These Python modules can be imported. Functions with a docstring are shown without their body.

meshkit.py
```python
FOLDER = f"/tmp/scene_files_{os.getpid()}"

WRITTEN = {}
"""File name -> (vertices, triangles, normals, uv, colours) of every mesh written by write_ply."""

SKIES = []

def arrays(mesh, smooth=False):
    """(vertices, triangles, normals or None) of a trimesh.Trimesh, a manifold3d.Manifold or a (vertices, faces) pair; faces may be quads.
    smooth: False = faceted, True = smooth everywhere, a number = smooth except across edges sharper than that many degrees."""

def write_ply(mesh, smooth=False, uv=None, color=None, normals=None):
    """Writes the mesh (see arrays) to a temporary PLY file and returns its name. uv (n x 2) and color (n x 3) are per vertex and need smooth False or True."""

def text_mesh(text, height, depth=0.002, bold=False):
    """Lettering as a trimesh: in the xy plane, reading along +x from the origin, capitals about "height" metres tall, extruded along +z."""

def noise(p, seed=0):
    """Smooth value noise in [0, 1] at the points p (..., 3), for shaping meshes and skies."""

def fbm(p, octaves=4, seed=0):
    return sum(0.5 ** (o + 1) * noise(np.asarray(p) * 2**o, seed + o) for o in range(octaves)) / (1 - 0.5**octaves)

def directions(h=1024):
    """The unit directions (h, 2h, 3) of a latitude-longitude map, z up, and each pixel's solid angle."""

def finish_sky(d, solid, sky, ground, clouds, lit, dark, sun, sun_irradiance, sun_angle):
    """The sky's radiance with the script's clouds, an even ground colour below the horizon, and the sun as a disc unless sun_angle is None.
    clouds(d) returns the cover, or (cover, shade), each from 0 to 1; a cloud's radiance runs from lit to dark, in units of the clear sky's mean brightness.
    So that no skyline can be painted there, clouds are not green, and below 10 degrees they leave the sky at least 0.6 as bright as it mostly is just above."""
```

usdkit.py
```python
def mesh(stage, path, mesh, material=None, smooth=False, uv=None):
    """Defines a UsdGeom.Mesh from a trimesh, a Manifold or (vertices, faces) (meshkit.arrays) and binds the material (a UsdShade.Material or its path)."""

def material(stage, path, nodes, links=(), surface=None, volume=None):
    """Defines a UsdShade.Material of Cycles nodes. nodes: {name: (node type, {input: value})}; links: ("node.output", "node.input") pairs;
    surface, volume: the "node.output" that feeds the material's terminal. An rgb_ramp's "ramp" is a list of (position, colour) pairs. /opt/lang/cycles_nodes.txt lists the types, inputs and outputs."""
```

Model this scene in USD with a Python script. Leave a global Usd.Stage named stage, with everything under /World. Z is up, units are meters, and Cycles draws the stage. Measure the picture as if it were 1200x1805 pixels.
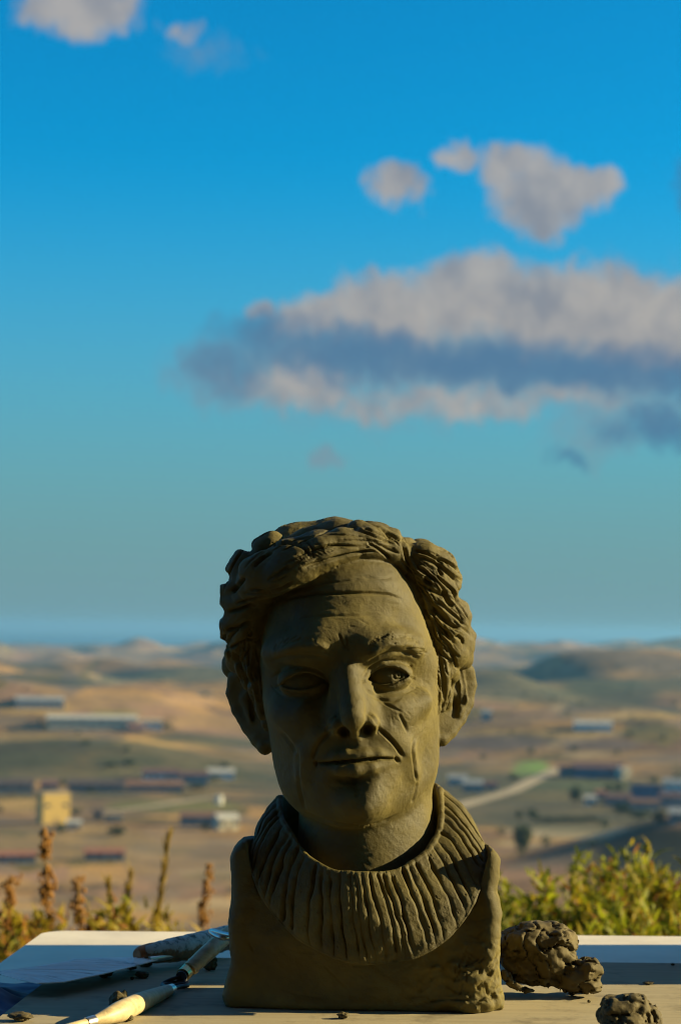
import math
import numpy as np
import trimesh
from scipy.interpolate import RBFInterpolator, CubicSpline, PchipInterpolator
from scipy.ndimage import map_coordinates
from scipy.spatial import cKDTree
from concurrent.futures import ThreadPoolExecutor
import meshkit
import usdkit
from meshkit import fbm, noise
from pxr import Gf, Sdf, Usd, UsdGeom, UsdLux, UsdShade, Vt

# World: origin on the drawing board under the bust, x right, y away from the camera, z up, metres.
stage = Usd.Stage.CreateInMemory()
UsdGeom.SetStageUpAxis(stage, UsdGeom.Tokens.z)
UsdGeom.SetStageMetersPerUnit(stage, 1.0)
UsdGeom.Xform.Define(stage, '/World')
stage.SetDefaultPrim(stage.GetPrimAtPath('/World'))
UsdGeom.Scope.Define(stage, '/World/Looks')

# ---------------------------------------------------------------- camera
FPX = 3600.0                                  # focal length in photo pixels (photo 1200 x 1805)
PITCH, ROLL = math.atan((902.5 - 1109.0) / FPX) * -1, math.radians(0.75)
EYE = np.array([0.0, -1.70, 0.3145])
_f = np.array([0, math.cos(PITCH), math.sin(PITCH)])
_r0 = np.array([1.0, 0, 0]); _u0 = np.cross(_r0, _f)
CR = _r0 * math.cos(ROLL) + _u0 * math.sin(ROLL)
CU = -_r0 * math.sin(ROLL) + _u0 * math.cos(ROLL)
CF = _f
cam = UsdGeom.Camera.Define(stage, '/World/Camera')
_m = np.eye(4); _m[0, :3], _m[1, :3], _m[2, :3], _m[3, :3] = CR, CU, -CF, EYE
cam.AddTransformOp().Set(Gf.Matrix4d(_m.tolist()))
cam.CreateHorizontalApertureAttr(24.0)
cam.CreateVerticalApertureAttr(24.0 * 1024 / 680)
cam.CreateFocalLengthAttr(24.0 * FPX / 1200)
cam.CreateFStopAttr(9.5)
cam.CreateFocusDistanceAttr(1.69)
cam.CreateClippingRangeAttr((0.05, 200000.0))
cam.CreateExposureAttr(1.5)

# ---------------------------------------------------------------- sun and sky
SUN_AZ, SUN_EL = math.radians(85.0), math.radians(19.0)      # azimuth from +y towards +x
SUN_DIR = np.array([math.sin(SUN_AZ) * math.cos(SUN_EL), math.cos(SUN_AZ) * math.cos(SUN_EL), math.sin(SUN_EL)])
sun = UsdLux.DistantLight.Define(stage, '/World/Sun')
sun.CreateIntensityAttr(1.25); sun.CreateAngleAttr(0.53); sun.CreateNormalizeAttr(True)
sun.CreateColorAttr(Gf.Vec3f(1.0, 0.80, 0.39))
_z = SUN_DIR; _x = np.cross([0, 0, 1.0], _z); _x /= np.linalg.norm(_x); _y = np.cross(_z, _x)
_m = np.eye(4); _m[0, :3], _m[1, :3], _m[2, :3] = _x, _y, _z
sun.AddTransformOp().Set(Gf.Matrix4d(_m.tolist()))
SKY_STRENGTH = 0.05
USE_HAZE = True


def ray(px, py):
    d = CF + CR * ((px - 600.0) / FPX) + CU * ((902.5 - py) / FPX)
    return d / np.linalg.norm(d)


def W(px, py, y=0.0):
    """The world point (mm) that shows at photo pixel (px, py) and lies y mm behind the plane of the bust's base."""
    d = ray(px, py)
    return (EYE + d * ((y / 1000.0 - EYE[1]) / d[1])) * 1000.0


def on_plane(px, py, z=0.0):
    d = ray(px, py)
    return EYE + d * ((z - EYE[2]) / d[2])


def project(p):
    """Photo pixels of points in metres."""
    q = np.asarray(p) - EYE
    w = q @ CF
    return np.stack([600 + FPX * (q @ CR) / w, 902.5 - FPX * (q @ CU) / w], -1)


def sky_angles(px, py):
    d = ray(px, py)
    return math.atan2(d[0], d[1]), math.asin(d[2])


def make_sky():
    N, L = {}, []
    cnt = [0]

    def node(kind, ins=None, links=None, name=None):
        cnt[0] += 1
        name = name or f'n{cnt[0]}'
        N[name] = (kind, ins or {})
        for k, s in (links or {}).items():
            L.append((s, f'{name}.{k}'))
        return name

    def m(op, a, b=None, c=None, clamp=False):
        ins, ln = {'math_type': op}, {}
        if clamp:
            ins['use_clamp'] = True
        for k, v in (('value1', a), ('value2', b), ('value3', c)):
            if v is None:
                continue
            if isinstance(v, str):
                ln[k] = v
            else:
                ins[k] = float(v)
        return node('math', ins, ln) + '.value'

    node('sky_texture', dict(sky_type='single_scattering', sun_disc=False, sun_elevation=SUN_EL, sun_rotation=SUN_AZ, altitude=300.0, air_density=1.0, aerosol_density=0.6, ozone_density=2.0), name='sky')
    node('texture_coordinate', name='tc')
    node('separate_xyz', {}, {'vector': 'tc.generated'}, name='xyz')
    az = m('arctan2', 'xyz.x', 'xyz.y')
    el = m('arcsine', 'xyz.z')
    co = node('combine_xyz', {}, {'x': az, 'y': el, 'z': 'xyz.x'}) + '.vector'
    n3 = node('noise_texture', dict(scale=5.5, detail=7.0, roughness=0.6), {'vector': 'tc.generated'})
    n1 = node('noise_texture', dict(scale=26.0, detail=7.0, roughness=0.62), {'vector': co})
    n2 = node('noise_texture', dict(scale=150.0, detail=6.0, roughness=0.68), {'vector': co})
    s1 = node('separate_color', {}, {'color': n1 + '.color'})
    a2 = m('multiply_add', m('subtract', s1 + '.r', 0.5), 0.055, az)
    e2 = m('multiply_add', m('subtract', s1 + '.g', 0.5), 0.035, el)

    def blobs(spec):
        total = None
        for px, py, wx, wy, s in spec:
            a0, e0 = sky_angles(px, py)
            da = m('multiply', m('subtract', a2, a0), FPX / wx)
            de = m('multiply', m('subtract', e2, e0), FPX / wy)
            v = m('multiply_add', m('multiply_add', da, da, m('multiply', de, de)), -s, s)
            total = v if total is None else m('smoothmax', total, v, 0.15)
        return m('maximum', total, -1.0)
    fine = m('multiply', m('subtract', n2 + '.fac', 0.5), 1.5)

    def cover(spec, lo, hi, amp=1.0):
        v = m('multiply_add', fine, amp, blobs(spec))
        return node('map_range', dict(range_type='smoothstep', from_min=lo, from_max=hi, to_min=0.0, to_max=1.0, clamp=True), {'value': v}) + '.result'
    lit = cover(LIT_CLOUDS, -0.3, 0.8, 0.75)
    mist = cover(THIN_CLOUDS, -0.4, 1.5, 0.8)
    dark = cover(DARK_CLOUDS, -0.5, 1.25, 0.6)
    col = node('hsv', dict(hue=0.5, saturation=SKY_SAT, value=1.0), {'color': 'sky.color'}) + '.color'
    col = node('mix', dict(mix_type='multiply', fac=1.0, color2=SKY_TINT), {'color1': col}) + '.color'
    # the paler, hazier air low over the horizon
    low = node('map_range', dict(range_type='smoothstep', from_min=0.0, from_max=0.24, to_min=LOW_MIX, to_max=0.0, clamp=True), {'value': el}) + '.result'
    col = node('mix', dict(mix_type='mix', color2=LOW_AIR), {'color1': col, 'fac': low}) + '.color'
    col = node('mix', dict(mix_type='mix', color2=CLOUD_MIST), {'color1': col, 'fac': m('multiply', mist, 0.85)}) + '.color'
    # billows: the side of each puff that faces the sun is the brighter one
    off = node('vector_math', dict(math_type='add', vector2=(0.012, 0.010, 0.0)), {'vector1': co}) + '.vector'
    n4 = node('noise_texture', dict(scale=30.0, detail=5.0, roughness=0.55), {'vector': co})
    n5 = node('noise_texture', dict(scale=30.0, detail=5.0, roughness=0.55), {'vector': off})
    lump = m('multiply_add', m('subtract', n4 + '.fac', n5 + '.fac'), 2.6, 0.58, clamp=True)
    tone = node('mix', dict(mix_type='mix', color1=CLOUD_DIM, color2=CLOUD_LIT), {'fac': lump}) + '.color'
    col = node('mix', dict(mix_type='mix'), {'color1': col, 'color2': tone, 'fac': m('multiply', lit, 0.93)}) + '.color'
    col = node('mix', dict(mix_type='mix', color2=CLOUD_DARK), {'color1': col, 'fac': m('multiply', dark, 0.8)}) + '.color'
    # unseen high cumulus, like that in view, added for neutral fill light
    hi = node('map_range', dict(range_type='smoothstep', from_min=0.36, from_max=0.52, clamp=True), {'value': el}) + '.result'
    br = node('map_range', dict(range_type='smoothstep', from_min=0.49, from_max=0.61, clamp=True), {'value': n3 + '.fac'}) + '.result'
    col = node('mix', dict(mix_type='mix', color2=CLOUD_LIT), {'color1': col, 'fac': m('multiply', m('multiply', hi, br), 0.8)}) + '.color'
    node('background_shader', dict(strength=SKY_STRENGTH), {'color': col}, name='bg')
    return usdkit.material(stage, '/World/Looks/sky_look', N, L, surface='bg.background')


# clouds: photo pixel of the centre, half width, half height (turned into sky directions), strength
LIT_CLOUDS = [(130, 5, 125, 62, 1.0), (330, 48, 36, 20, .42), (700, 330, 62, 40, .9), (810, 270, 45, 26, .75), (905, 300, 80, 45, .9), (960, 350, 100, 72, 1.1), (1030, 330, 70, 50, 1.0),
              (560, 560, 90, 45, .9), (690, 545, 130, 75, 1.1), (830, 510, 140, 75, 1.2), (970, 540, 150, 85, 1.2), (1120, 560, 150, 85, 1.3), (1170, 600, 140, 55, 1.2), (455, 555, 35, 20, .6),
              (520, 680, 110, 42, .68), (800, 715, 170, 30, .62), (670, 715, 110, 30, .45), (960, 700, 120, 26, .42)]
THIN_CLOUDS = [(800, 610, 330, 130, 1.5), (1080, 610, 260, 150, 1.5), (560, 640, 200, 85, 1.2), (400, 660, 110, 60, .9), (1120, 720, 180, 60, .8), (565, 820, 35, 24, .9), (365, 92, 65, 30, .3), (1050, 770, 100, 40, .6), (700, 640, 330, 120, .8)]
DARK_CLOUDS = [(480, 592, 110, 46, .8), (400, 650, 80, 44, .6), (640, 628, 190, 48, 1.0), (840, 638, 230, 50, 1.15), (1020, 648, 200, 46, 1.1), (1180, 662, 130, 44, 1.0), (1170, 750, 110, 42, 1.0), (1010, 808, 40, 13, .6), (1200, 335, 35, 45, .7)]
SKY_SAT, SKY_TINT = 1.2, (0.02, 0.90, 1.15)
LOW_MIX, LOW_AIR = 0.95, (1.25, 2.2, 2.45)
CLOUD_LIT, CLOUD_DIM, CLOUD_MIST, CLOUD_DARK = (3.0, 2.85, 2.7), (1.85, 1.95, 2.2), (1.5, 1.95, 2.4), (0.42, 1.2, 2.25)
dome = UsdLux.DomeLight.Define(stage, '/World/sky')
UsdShade.MaterialBindingAPI.Apply(dome.GetPrim()).Bind(make_sky())
for _k, _v in (('kind', 'structure'),):
    dome.GetPrim().SetCustomDataByKey(_k, _v)

# ---------------------------------------------------------------- helpers
MAT = {}
_names = {}


def numbered(parent, name):
    k = f'{parent}/{name}'
    n = _names.get(k, -1) + 1
    _names[k] = n
    return k if n == 0 else f'{k}_{n:03d}'


def put(name, mesh, material, parent=None, smooth=False, normals=None, colors=None):
    """One Mesh prim under parent (or /World). mesh: trimesh or (v, f) in metres."""
    path = numbered(str(parent.GetPath()) if parent is not None else '/World', name)
    m = usdkit.mesh(stage, path, mesh, MAT[material] if isinstance(material, str) else material, smooth=smooth)
    if normals is not None:
        m.CreateNormalsAttr(Vt.Vec3fArray.FromNumpy(np.asarray(normals, np.float32)))
        m.SetNormalsInterpolation('vertex')
    if colors is not None:
        UsdGeom.PrimvarsAPI(m).CreatePrimvar('cover', Sdf.ValueTypeNames.Color3fArray, 'vertex').Set(Vt.Vec3fArray.FromNumpy(np.asarray(colors, np.float32)))
    return m.GetPrim()


def tag(prim, label=None, category=None, group=None, kind=None):
    for k, v in (('label', label), ('category', category), ('group', group), ('kind', kind)):
        if v:
            prim.SetCustomDataByKey(k, v)
    return prim


def thing(name, label, category, loc=(0, 0, 0), rotz=0.0, group=None):
    x = UsdGeom.Xform.Define(stage, numbered('/World', name))
    x.AddTranslateOp().Set(Gf.Vec3d(*map(float, loc)))
    if rotz:
        x.AddRotateZOp().Set(float(math.degrees(rotz)))
    return tag(x.GetPrim(), label, category, group)


def simple(name, color, rough=0.8, spec=0.3, var=0.25, scale=6.0, bump=0.0, bump_scale=60.0, dist=0.002, metallic=0.0, coord='tc.object'):
    """A principled material whose colour wanders with two octaves of noise, and a bump."""
    dk, lt = tuple(c * (1 - var) for c in color), tuple(min(1, c * (1 + var)) for c in color)
    nodes = {'tc': ('texture_coordinate', {}), 'n': ('noise_texture', dict(scale=scale, detail=6.0, roughness=0.6)), 'r': ('rgb_ramp', {'ramp': [(0.3, dk), (0.7, lt)]}),
             'p': ('principled_bsdf', dict(roughness=rough, specular_ior_level=spec, metallic=metallic))}
    links = [(coord, 'n.vector'), ('n.fac', 'r.fac'), ('r.color', 'p.base_color')]
    if bump:
        nodes['bn'] = ('noise_texture', dict(scale=bump_scale, detail=5.0, roughness=0.65)); nodes['b'] = ('bump', dict(strength=bump, distance=dist))
        links += [(coord, 'bn.vector'), ('bn.fac', 'b.height'), ('b.normal', 'p.normal')]
    MAT[name] = usdkit.material(stage, f'/World/Looks/{name}', nodes, links, surface='p.BSDF')
    return MAT[name]


def smin(a, b, k):
    h = np.maximum(k - np.abs(a - b), 0) / k
    return np.minimum(a, b) - h * h * (k * 0.25)


def smax(a, b, k):
    return -smin(-a, -b, k)


def tube(points, radii, seg=10, cap=True):
    """A tube along points with round-ish caps. Returns (v, f)."""
    p = np.asarray(points, float); n = len(p)
    r = np.broadcast_to(np.asarray(radii, float), (n,))
    t = np.gradient(p, axis=0); t /= np.maximum(np.linalg.norm(t, axis=1, keepdims=True), 1e-12)
    ref = np.array([0, 0, 1.0]) if abs(t[0, 2]) < 0.9 else np.array([1.0, 0, 0])
    a = np.cross(t, ref); a /= np.maximum(np.linalg.norm(a, axis=1, keepdims=True), 1e-12)
    b = np.cross(t, a)
    th = np.linspace(0, 2 * np.pi, seg, endpoint=False)
    v = (p[:, None] + r[:, None, None] * (np.cos(th)[None, :, None] * a[:, None] + np.sin(th)[None, :, None] * b[:, None])).reshape(-1, 3)
    i, j = np.meshgrid(np.arange(n - 1), np.arange(seg), indexing='ij'); j2 = (j + 1) % seg
    q = np.stack([i * seg + j, i * seg + j2, (i + 1) * seg + j2, (i + 1) * seg + j], -1).reshape(-1, 4)
    f = np.vstack([q[:, [0, 2, 1]], q[:, [0, 3, 2]]])
    if cap:
        v = np.vstack([v, p[0], p[-1]]); k = len(v)
        s = np.arange(seg); s2 = (s + 1) % seg
        f = np.vstack([f, np.stack([np.full(seg, k - 2), s, s2], 1), np.stack([np.full(seg, k - 1), (n - 1) * seg + s2, (n - 1) * seg + s], 1)])
    return v, f[:, ::-1]


def join(parts):
    vs, fs, n = [], [], 0
    for m in parts:
        v, f = (m.vertices, m.faces) if hasattr(m, 'faces') else m
        vs.append(np.asarray(v)); fs.append(np.asarray(f) + n); n += len(v)
    return np.vstack(vs), np.vstack(fs)


def surface_nets(F, origin, h):
    """Smooth iso-surface of the sampled field F (negative inside). Returns (v, f)."""
    S = F < 0
    nx, ny, nz = F.shape
    c = S[:-1, :-1, :-1].astype(np.int8)
    for dx, dy, dz in ((1, 0, 0), (0, 1, 0), (0, 0, 1), (1, 1, 0), (1, 0, 1), (0, 1, 1), (1, 1, 1)):
        c += S[dx:nx - 1 + dx, dy:ny - 1 + dy, dz:nz - 1 + dz]
    cells = np.argwhere((c > 0) & (c < 8))
    idx = np.full(c.shape, -1, np.int32); idx[tuple(cells.T)] = np.arange(len(cells))
    acc, num = np.zeros((len(cells), 3)), np.zeros(len(cells))
    off = np.array([(a, b, d) for a in (0, 1) for b in (0, 1) for d in (0, 1)])
    vals = [F[tuple((cells + o).T)] for o in off]
    for i in range(8):
        for j in range(i + 1, 8):
            if np.abs(off[i] - off[j]).sum() != 1:
                continue
            a, b = vals[i], vals[j]
            on = (a < 0) != (b < 0)
            t = np.where(on, a / np.where(on, a - b, 1), 0)
            acc[on] += (off[i] + t[:, None] * (off[j] - off[i]))[on]; num[on] += 1
    v = (cells + acc / num[:, None]) * h + origin
    faces = []
    for ax in range(3):
        lo = [slice(None)] * 3; hi = [slice(None)] * 3
        lo[ax], hi[ax] = slice(0, -1), slice(1, None)
        e = np.argwhere(S[tuple(lo)] != S[tuple(hi)])
        u, w = (ax + 1) % 3, (ax + 2) % 3
        e = e[(e[:, u] > 0) & (e[:, w] > 0) & (e[:, u] < F.shape[u] - 1) & (e[:, w] < F.shape[w] - 1)]
        du, dw = np.zeros(3, int), np.zeros(3, int); du[u] = 1; dw[w] = 1
        q = np.stack([idx[tuple((e - du - dw).T)], idx[tuple((e - dw).T)], idx[tuple(e.T)], idx[tuple((e - du).T)]], 1)
        inside = S[tuple(e.T)]
        q[~inside] = q[~inside][:, ::-1]
        faces.append(q)
    q = np.vstack(faces)
    q = q[(q >= 0).all(1)]
    return v, np.vstack([q[:, [0, 1, 2]], q[:, [0, 2, 3]]])


def sculpt(field, lo, hi, h, block=8, margin=2.6):
    """Iso-surface of field(points mm) in the box, evaluated at pitch h only near the surface."""
    lo, hi = np.asarray(lo, float), np.asarray(hi, float)
    nb = np.ceil((hi - lo) / (h * block)).astype(int)
    n = nb * block + 1
    F = np.full(n, 50.0, np.float32)
    B = np.stack(np.meshgrid(*[np.arange(k) for k in nb], indexing='ij'), -1).reshape(-1, 3)
    size = h * block
    cen = lo + (B + 0.5) * size
    ch = np.array_split(np.arange(len(cen)), max(1, len(cen) // 4000))
    with ThreadPoolExecutor(4) as ex:
        fc = np.concatenate(list(ex.map(lambda i: field(cen[i]), ch)))
    near = np.abs(fc) < size * margin
    for b in B[(~near) & (fc < 0)]:
        F[b[0] * block:(b[0] + 1) * block + 1, b[1] * block:(b[1] + 1) * block + 1, b[2] * block:(b[2] + 1) * block + 1] = -50
    g = np.stack(np.meshgrid(*[np.arange(block + 1)] * 3, indexing='ij'), -1).reshape(-1, 3)
    A = B[near]
    groups = np.array_split(np.arange(len(A)), max(1, len(A) // 24))

    def run(i):
        ids = (A[i][:, None] * block + g[None]).reshape(-1, 3)
        return ids, field(lo + ids * h)
    with ThreadPoolExecutor(4) as ex:
        for ids, val in ex.map(run, groups):
            F[tuple(ids.T)] = val
    return surface_nets(F, lo, h)


def vertex_normals(v, f):
    n = np.zeros_like(v)
    fn = np.cross(v[f[:, 1]] - v[f[:, 0]], v[f[:, 2]] - v[f[:, 0]])
    for k in range(3):
        for a in range(3):
            n[:, a] += np.bincount(f[:, k], fn[:, a], len(v))
    return n / np.maximum(np.linalg.norm(n, axis=1, keepdims=True), 1e-12)


def relax(v, f, n=2, lam=0.5):
    e = np.vstack([f[:, [0, 1]], f[:, [1, 2]], f[:, [2, 0]]])
    e = np.vstack([e, e[:, ::-1]])
    deg = np.maximum(np.bincount(e[:, 0], minlength=len(v)), 1)
    for i in range(n):
        for s in (lam, -lam * 1.04):
            m = np.stack([np.bincount(e[:, 0], v[e[:, 1], k], len(v)) for k in range(3)], 1) / deg[:, None]
            v = v + s * (m - v)
    return v
# ---------------------------------------------------------------- land, sea, air
GROUND = -0.78                                           # the hilltop under the table
SEA = -124.0


def sst(a, b, x):
    t = np.clip((x - a) / (b - a), 0, 1)
    return t * t * (3 - 2 * t)


def land_height(x, y):
    x, y = np.asarray(x, float), np.asarray(y, float)
    r = np.hypot(x, y + 1.7)
    az = np.arctan2(x, y + 1.7)
    p = np.stack([x, y, 0 * x], -1)
    base = -90 - 30 * sst(1500, 6000, r) - 22 * sst(10500, 13500, r)
    roll = (fbm(p / 420.0, 3, 2) - .5) * 16 * sst(500, 1200, r)
    hills = (fbm(p * np.array([1 / 1300.0, 1 / 900.0, 1]), 4, 6) ** 1.7 - .33) * 190 * sst(1600, 4800, r) * (1 - 0.8 * sst(9500, 12500, r))
    hills = hills + (fbm(p / 380.0, 3, 16) - .5) * 165 * sst(1250, 2400, r) * (1 - sst(9000, 12000, r))
    mounds = 0 * x
    for px, py, w, d, h in MOUNDS:
        q = on_plane(px, py, -90.0)
        mounds = mounds + h * np.exp(-(((x - q[0]) / w) ** 2 + ((y - q[1]) / d) ** 2))
    plain = base + roll + hills + mounds
    rim = 6.2 + 0.5 * np.sin(az * 5)
    drop = -np.maximum(r - rim, 0) * 0.46 + (fbm(p / 30.0, 3, 8) - .5) * 4 * sst(10, 60, r)
    k = 14.0
    front = np.where(GROUND + drop > plain + k, GROUND + drop, -smin(-(GROUND + drop), -plain, k))
    # unseen slope raised behind the camera to block front sky light
    back = sst(0.35, -0.5, np.cos(az)) if False else sst(-0.15, -0.75, np.cos(az))
    up = GROUND + np.maximum(r - 3.0, 0) * 1.35 * np.exp(-r / 60.0) + (fbm(p / 9.0, 3, 4) - .5) * 1.0 * sst(4, 12, r)
    side = GROUND - np.maximum(r - 9.0, 0) * 0.10 * np.exp(-r / 500.0)
    s = sst(0.25, -0.1, np.cos(az))
    far = sst(60, 900, r)
    behind = (up * back + side * (1 - back)) * (1 - far) + plain * far
    return front * (1 - s) + behind * s + (fbm(p / 0.8, 2, 14) - .5) * .05 * sst(1.5, 3, r)


MOUNDS = [(1255, 1532, 58, 45, 21), (135, 1318, 75, 60, 13), (205, 1352, 90, 70, 12), (30, 1345, 120, 80, 10), (915, 1315, 170, 90, 14), (1070, 1318, 150, 80, 10), (1060, 1225, 330, 200, 38), (230, 1205, 330, 160, 24), (95, 1190, 260, 160, 22),
          (360, 1150, 700, 500, 14), (960, 1160, 1100, 500, 10), (1150, 1160, 800, 500, 8)]


def ground_at(px, py):
    """Where the line of sight through a photo pixel meets the land beyond the hilltop."""
    d = ray(px, py)
    t = np.geomspace(300, 16000, 1600)
    q = EYE + t[:, None] * d
    g = land_height(q[:, 0], q[:, 1])
    k = np.argmax(q[:, 2] < g) if (q[:, 2] < g).any() else len(t) - 1
    k = max(k, 1)
    a, b = q[k - 1, 2] - g[k - 1], q[k, 2] - g[k]
    s = a / (a - b) if a != b else 0
    p = q[k - 1] + s * (q[k] - q[k - 1])
    return np.array([p[0], p[1], float(land_height(p[0], p[1]))]), t[k]


COVER = [((0.205, 0.129, 0.062), 5), ((0.251, 0.149, 0.058), 4), ((0.166, 0.102, 0.052), 3), ((0.114, 0.068, 0.042), 3.5), ((0.145, 0.105, 0.074), 3), ((0.107, 0.081, 0.031), 2.5), ((0.19, 0.115, 0.074), 3), ((0.235, 0.17, 0.096), 1.5), ((0.077, 0.057, 0.036), 1.5)]


def build_land():
    rg = np.random.default_rng(5)
    az = np.concatenate([np.radians(np.linspace(-17, 17, 470)), np.radians(np.linspace(17, 343, 120))[1:-1]])
    r = np.concatenate([[0.0], np.geomspace(0.6, 450, 64), np.geomspace(450, 15000, 470)[1:], np.geomspace(15000, 66000, 10)[1:]])
    A, R = np.meshgrid(az, r[1:], indexing='ij')
    x, y = R * np.sin(A), R * np.cos(A) - 1.7
    z = land_height(x, y)
    na, nr = A.shape
    v = np.concatenate([np.stack([x, y, z], -1).reshape(-1, 3), [[0, -1.7, GROUND]]])
    i, j = np.meshgrid(np.arange(na), np.arange(nr - 1), indexing='ij'); i2 = (i + 1) % na
    q = np.stack([i * nr + j, i * nr + j + 1, i2 * nr + j + 1, i2 * nr + j], -1).reshape(-1, 4)
    f = np.vstack([q[:, [0, 2, 1]], q[:, [0, 3, 2]]])
    k = np.arange(na)
    f = np.vstack([f, np.stack([np.full(na, na * nr), ((k + 1) % na) * nr, k * nr], 1)])
    n = vertex_normals(v, f)
    if n[:, 2].mean() < 0:
        f = f[:, ::-1]; n = -n
    # land cover: fields as cells, scrub and fallow by noise, cloud shade painted dark
    P = v[:, :2]; rr = np.hypot(P[:, 0], P[:, 1] + 1.7) + .1
    p3 = np.c_[P, np.zeros(len(P))]
    warp = np.stack([fbm(p3 / 160.0, 3, 51), fbm(p3 / 160.0, 3, 52)], 1) - .5
    key = np.c_[np.arctan2(P[:, 0], P[:, 1] + 1.7), np.log(rr)] + warp * .10
    M = 5200
    seeds = np.c_[np.radians(rg.uniform(-24, 24, M)), rg.uniform(np.log(380), np.log(14500), M)]
    _, cell = cKDTree(seeds).query(key)
    pr = np.array([c[1] for c in COVER], float); pal = np.array([c[0] for c in COVER])
    pick = pal[rg.choice(len(pal), M, p=pr / pr.sum())] * rg.uniform(.8, 1.15, (M, 1))
    c = pick[cell]
    dry = np.array([.14, .10, .045])
    c = c * (1 - (1 - sst(380, 600, rr))[:, None]) + dry * (1 - sst(380, 600, rr))[:, None]
    big = fbm(p3 / 900.0, 4, 61)
    c = c * (.72 + .56 * big)[:, None]
    scrub_shade = sst(.56, .63, fbm(p3 / np.array([260.0, 190.0, 1]), 4, 71)) * sst(480, 800, rr) * .8  # random dark growth that also stands in for cloud shadow
    back = sst(.1, -.35, np.cos(np.arctan2(P[:, 0], P[:, 1] + 1.7))) * sst(2.5, 4.0, rr)      # unseen slope behind darkened to cut front fill
    top = (1 - sst(9, 30, rr))[:, None]                       # ground round the table darkened to cut bounce light
    c = c * (1 - top) + np.array([.035, .030, .022]) * top
    c = c * (1 - back[:, None]) + np.array([.045, .05, .03]) * (.6 + .8 * fbm(p3 / 2.0, 3, 33))[:, None] * back[:, None]
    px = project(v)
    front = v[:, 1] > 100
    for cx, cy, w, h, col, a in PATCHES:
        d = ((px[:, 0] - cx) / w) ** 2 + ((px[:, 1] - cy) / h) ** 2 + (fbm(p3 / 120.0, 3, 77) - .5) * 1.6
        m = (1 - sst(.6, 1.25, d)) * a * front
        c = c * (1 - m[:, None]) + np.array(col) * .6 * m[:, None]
    c = c * (1 - scrub_shade[:, None]) + np.array([.045, .05, .033]) * scrub_shade[:, None]
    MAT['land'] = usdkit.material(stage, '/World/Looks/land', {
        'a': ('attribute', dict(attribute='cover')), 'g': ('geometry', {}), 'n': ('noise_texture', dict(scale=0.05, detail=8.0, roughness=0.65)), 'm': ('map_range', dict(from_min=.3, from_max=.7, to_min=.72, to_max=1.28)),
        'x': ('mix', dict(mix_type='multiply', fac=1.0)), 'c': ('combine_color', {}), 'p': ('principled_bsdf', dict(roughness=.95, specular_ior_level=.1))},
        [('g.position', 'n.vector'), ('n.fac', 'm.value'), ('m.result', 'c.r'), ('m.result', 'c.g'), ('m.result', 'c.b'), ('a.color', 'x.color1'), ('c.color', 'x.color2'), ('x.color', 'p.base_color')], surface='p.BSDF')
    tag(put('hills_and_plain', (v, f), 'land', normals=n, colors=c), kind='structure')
    # the sea beyond the coast
    th = np.linspace(0, 2 * np.pi, 96, endpoint=False)
    ring = lambda s: np.c_[s * np.sin(th), s * np.cos(th), np.full(96, SEA)]
    v = np.vstack([ring(8000), ring(20000), ring(64000)])
    k = np.arange(96); k2 = (k + 1) % 96
    f = np.vstack([np.vstack([np.stack([k + o, k + o + 96, k2 + o + 96], 1), np.stack([k + o, k2 + o + 96, k2 + o], 1)]) for o in (0, 96)])
    simple('sea_water', (.02, .07, .12), rough=.35, spec=.5, var=.15, scale=.001)
    tag(put('sea', (v, f[:, ::-1]), 'sea_water'), kind='structure')


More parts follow.
